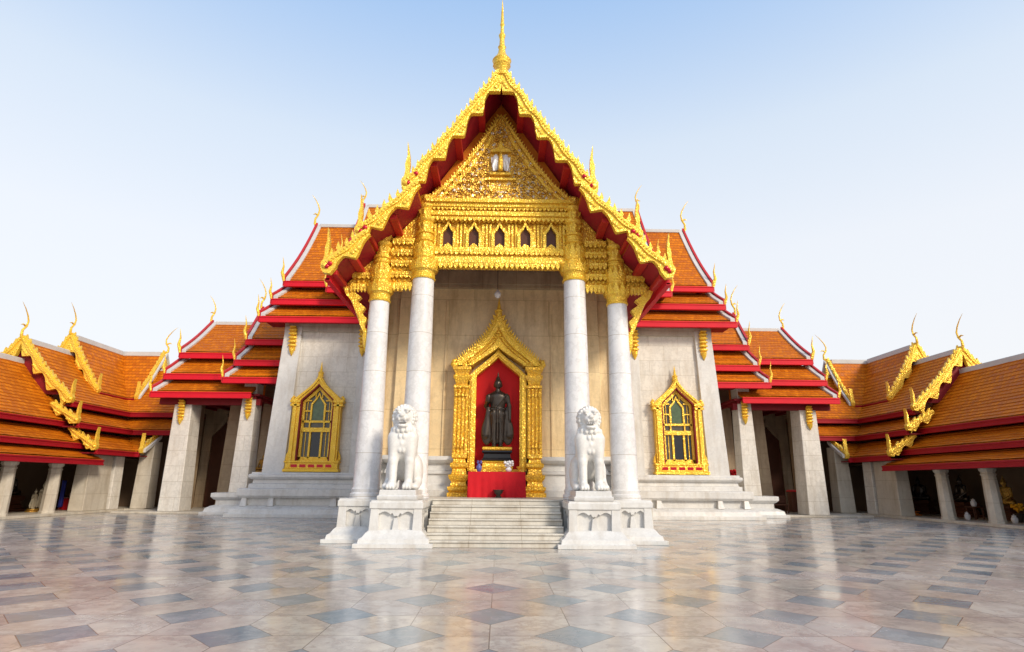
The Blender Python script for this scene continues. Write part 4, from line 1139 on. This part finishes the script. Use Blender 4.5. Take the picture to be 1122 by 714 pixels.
VASE = [(0, .05), (.02, .06), (.1, .09), (.16, .085), (.2, .045), (.24, .05)]
pot('flower_vase', 'small blue vase on the red altar cloth below the bronze statue', 'vase', (-.55, 18.25, PF+.756), VASE, BLUEP, bunch(.26, .07, 8, .03, 2), BLUEP)
pot('flower_vase', 'white flowers in a white vase on the red altar cloth', 'vase', (.36, 18.22, PF+.756), [(z*.6, r*1.1) for z, r in VASE], WHITEP, bunch(.17, .13, 22, .045, 3), WHITEP)
pot('offering_bowl', 'little gilded bowl at the end of the red altar cloth', 'bowl', (.70, 18.22, PF+.756), [(0, .05), (.02, .06), (.03, .03), (.07, .03), (.1, .08), (.15, .1), (.16, .09)], GOLDS)
pot('incense_burner', 'dark bronze incense burner standing in front of the red altar', 'urn', (.06, 17.85, PF), [(0, .09), (.03, .1), (.05, .06), (.09, .07), (.15, .13), (.2, .14), (.21, .17), (.23, .17)], BRONZE)
t = thing('hanging_lamp', 'small glass lamp hanging from the porch ceiling above the niche', 'lamp', (-.05, 18.5, 7.55))
m = MB(); m.tube([(0, 0, .28), (0, 0, 1.69)], [.012, .012], 6); m.build('chain', BRONZE, t, world=False)
m = MB(); m.lathe(0, 0, [(0, .02), (.04, .08), (.14, .12), (.22, .09), (.25, .05), (.30, .03)], 14); m.build('lamp_shade', WHITEP, t, world=False, angle=60)

# seated Buddhas and other things kept in the galleries
def seated_field(P):
    f = None
    def u(d, k=.05):
        nonlocal f
        f = d if f is None else smin(f, d, k)
    u(ell(P, (0, -.05, .14), (.52, .30, .14)))
    for s in (1, -1):
        u(rcone(P, (s*.18, .08, .2), (s*.48, -.12, .15), .16, .13), .05)
        u(rcone(P, (s*.46, -.14, .14), (-s*.05, -.30, .15), .12, .08), .05)
        u(rcone(P, (s*.29, .02, .82), (s*.36, -.02, .48), .085, .07), .05)
        u(rcone(P, (s*.36, -.02, .48), (s*.16 if s > 0 else s*.33, -.28, .27), .068, .05), .04)
        u(ell(P, (s*.125, .0, 1.08), (.02, .035, .08)), .012)
    u(ell(P, (0, .06, .55), (.25, .17, .40)), .08); u(ell(P, (0, .04, .82), (.31, .14, .12)), .08)
    u(rcone(P, (0, .03, .88), (0, .02, 1.0), .075, .07), .04)
    u(ell(P, (0, 0, 1.12), (.12, .14, .16)), .03); u(ell(P, (0, .02, 1.28), (.08, .085, .075)), .03); u(rcone(P, (0, .02, 1.3), (0, .02, 1.55), .045, .006), .03)
    u(ell(P, (0, -.14, 1.10), (.022, .03, .045)), .015)
    return f
V3, F3 = skin(seated_field, (-.68, -.48, -.02), (.68, .32, 1.62), .028)
def seated(x, y, z0, lab, mt, sc=1., rz=0, ph=.75, pm=None):
    t = thing('seated_buddha_statue', lab, 'statue', (x, y, z0), 'seated Buddha statues in the galleries', rz)
    m = MB(); m.add([(a*sc, b*sc, c*sc) for a, b, c in V3], F3); o = m.build('statue_body', mt, t, world=False, angle=180); o.location = (0, 0, ph)
    m = MB(); m.stack(-.55*sc, .55*sc, -.4*sc, .36*sc, [(0, .1), (ph*.18, .1), (ph*.22, .02), (ph*.42, .0), (ph*.5, -.06), (ph*.62, -.06), (ph*.7, .03), (ph*.82, .07), (ph*.95, .05), (ph, .0)])
    m.build('statue_pedestal', pm or WOOD, t, world=False, bevel=.01)
    return t
seated(22.5, 26.05, .12, 'gilded seated Buddha between the two nearest posts of the right gallery', OLDGOLD, .85, R(-90), .62)
seated(20.9, 30.05, .12, 'small Buddha draped in saffron cloth by the corner pier of the right gallery', YELLOW, .5, R(-90), .22, ORANGE)
seated(22.6, 31.6, .12, 'bronze seated Buddha deep in the corner of the right gallery', BRONZE, .85, R(-60), .7)
seated(-22.6, 25.4, .12, 'bronze seated Buddha behind the nearest post of the left gallery', BRONZE, .85, R(90), .7)
seated(-12.6, 32.0, 1.01, 'small gilded Buddha in the shade between left wing and pavilion', OLDGOLD, .62, 0, 1.1, OLDGOLD)
row = bpy.data.objects['seated_buddha_statue.003']
for (x, y, rz, lab) in ((22.6, 28.7, -90, 'bronze seated Buddha behind the gap next to the corner pier of the right gallery'),
        (22.6, 23.4, -90, 'bronze seated Buddha beside the gilded one, nearer the edge of the right gallery'),
        (-22.6, 28.2, 90, 'bronze seated Buddha behind the pale standing statues of the left gallery'),
        (-22.6, 30.9, 90, 'bronze seated Buddha behind the cloth-covered table of the left gallery')):
    dup(row, (x, y, .12), R(rz), lab)
def standing_small(x, y, lab, h):
    t = thing('standing_statue', lab, 'statue', (x, y, .12), 'pale standing statues in the left gallery', R(90))
    k = h/2.4
    m = MB(); m.add([(a*k, b*k, c*k) for a, b, c in V2], F2); o = m.build('statue_body', STONEL, t, world=False, angle=180); o.location = (0, 0, .14)
    m = MB(); m.lathe(0, 0, [(0, .26), (.05, .26), (.07, .2), (.1, .22), (.14, .2)], 16); m.build('statue_pedestal', OLDGOLD, t, world=False, angle=50)
standing_small(-21.2, 27.95, 'shorter of two pale standing statues in the dark left gallery', .92)
standing_small(-21.2, 28.4, 'taller of two pale standing statues in the dark left gallery', 1.24)
t = thing('cloth_banner', 'narrow blue cloth banner on a stand behind a post of the left gallery', 'banner', (-21.2, 29.6, .12))
m = MB(); m.tube([(0, 0, 0), (0, 0, 1.45)], [.02, .015], 8); m.lathe(0, 0, [(0, .18), (.03, .17), (.05, .03)], 14); m.tube([(0, -.2, 1.4), (0, .2, 1.4)], [.012, .012], 6); m.build('banner_stand', WOOD, t, world=False)
m = MB(); VV = [];
for i in range(9):
    for j in range(7): VV.append((.05+.025*math.sin(i*1.4+j*.2), -.17+.34*i/8, 1.4-1.25*j/6))
FF = [(i*7+j, i*7+j+1, i*7+j+8, i*7+j+7) for i in range(8) for j in range(6)]
m.add(VV, FF); o = m.build('banner_cloth', BLUEC, t, world=False); q = o.modifiers.new('thickness', 'SOLIDIFY'); q.thickness = .012
t = thing('offering_table', 'table under red and pink cloths beside the corner pier of the left gallery', 'table', (-21.2, 30.5, .12))
m = MB(); m.hexa((-.35, .35, -.5, .5), (-.3, .3, -.45, .45), 0, .55); m.build('tablecloth', CLOTH, t, world=False, bevel=.03)
m = MB(); m.hexa((-.31, .36, -.3, .3), (-.31, .31, -.3, .3), .2, .58); m.build('pink_runner', PINKC, t, world=False, bevel=.02)
pot('donation_bowl', 'red lidded bowl with pink top on the cloth-covered table in the left gallery', 'bowl', (-21.2, 30.5, .703), [(0, .12), (.05, .2), (.12, .24), (.2, .2), (.24, .1), (.28, .03)], PINKC)
JAR0 = [(0, .13), (.02, .14), (.12, .18), (.28, .19), (.36, .15), (.39, .11), (.42, .12), (.46, .13), (.5, .05), (.54, .03)]
JAR = [(z*.62, r*.62) for z, r in JAR0]
def stand(x, y, h, lab):
    t = thing('wooden_stand', lab, 'stand', (x, y, .12), 'stands in the right gallery')
    m = MB(); m.box(-.25, .25, -.25, .25, h-.05, h); m.build('stand_top', WOOD, t, world=False, bevel=.01)
    m = MB(); m.box(-.22, -.17, -.22, -.17, 0, h-.051); lg = m.build('leg', WOOD, t, world=False)
    for dx, dy in ((.39, 0), (0, .39), (.39, .39)): copy_part(lg, dx, dy)
stand(21.3, 26.45, .55, 'dark wooden stand holding a white jar behind the middle right post')
pot('lidded_jar', 'white china jar on the dark stand in the right gallery', 'jar', (21.3, 26.45, .67), JAR, WHITEP)
pot('lidded_jar', 'white china jar on the floor beside the dark stand in the right gallery', 'jar', (20.75, 26.25, .12), JAR, WHITEP)
pot('lidded_jar', 'white china jar on the floor below the gilded seated Buddha', 'jar', (20.8, 23.9, .12), JAR, WHITEP).name
pot('flower_vase', 'pot of yellow flowers at the far right edge of the right gallery', 'vase', (21.4, 24.35, .12), [(0, .12), (.3, .18), (.34, .19), (.36, .15)], BRONZE, bunch(.5, .2, 26, .06, 5), YELLOW)
t = thing('wooden_chest', 'reddish brown wooden chest under the right pavilion', 'chest', (16.0, 31.7, .1))
m = MB(); m.box(-.4, .4, -.25, .25, .08, 1.1); m.build('chest_body', WOOD, t, world=False, bevel=.015)
m = MB(); m.stack(-.4, .4, -.25, .25, [(1.1, .04), (1.15, .04), (1.2, -.04)]); m.build('lid', PURL, t, world=False, bevel=.01)
def bench(x, y, lab):
    t = thing('wooden_bench', lab, 'bench', (x, y, .1), 'benches under the right pavilion')
    m = MB(); m.box(-.5, .5, -.17, .17, .42, .47); m.build('seat', WOOD, t, world=False, bevel=.01)
    m = MB()
    for k in range(3): m.box(-.5, .5, .15, .18, .55+.13*k, .63+.13*k)
    m.build('backrest', WOOD, t, world=False)
    m = MB(); m.box(-.46, -.41, -.15, -.1, 0, .42); lg = m.build('leg', WOOD, t, world=False)
    for dx, dy in ((.87, 0), (0, .25), (.87, .25)): copy_part(lg, dx, dy)
bench(14.75, 31.3, 'dark slatted bench under the right pavilion beside its plinth')
pot('flower_vase', 'white pot of red flowers with green leaves between the right wing and pavilion', 'vase', (12.55, 31.4, 1.01), [(0, .2), (.04, .22), (.3, .3), (.6, .26), (.7, .2), (.75, .22)], WHITEP, bunch(.95, .3, 40, .08, 8), CLOTH)
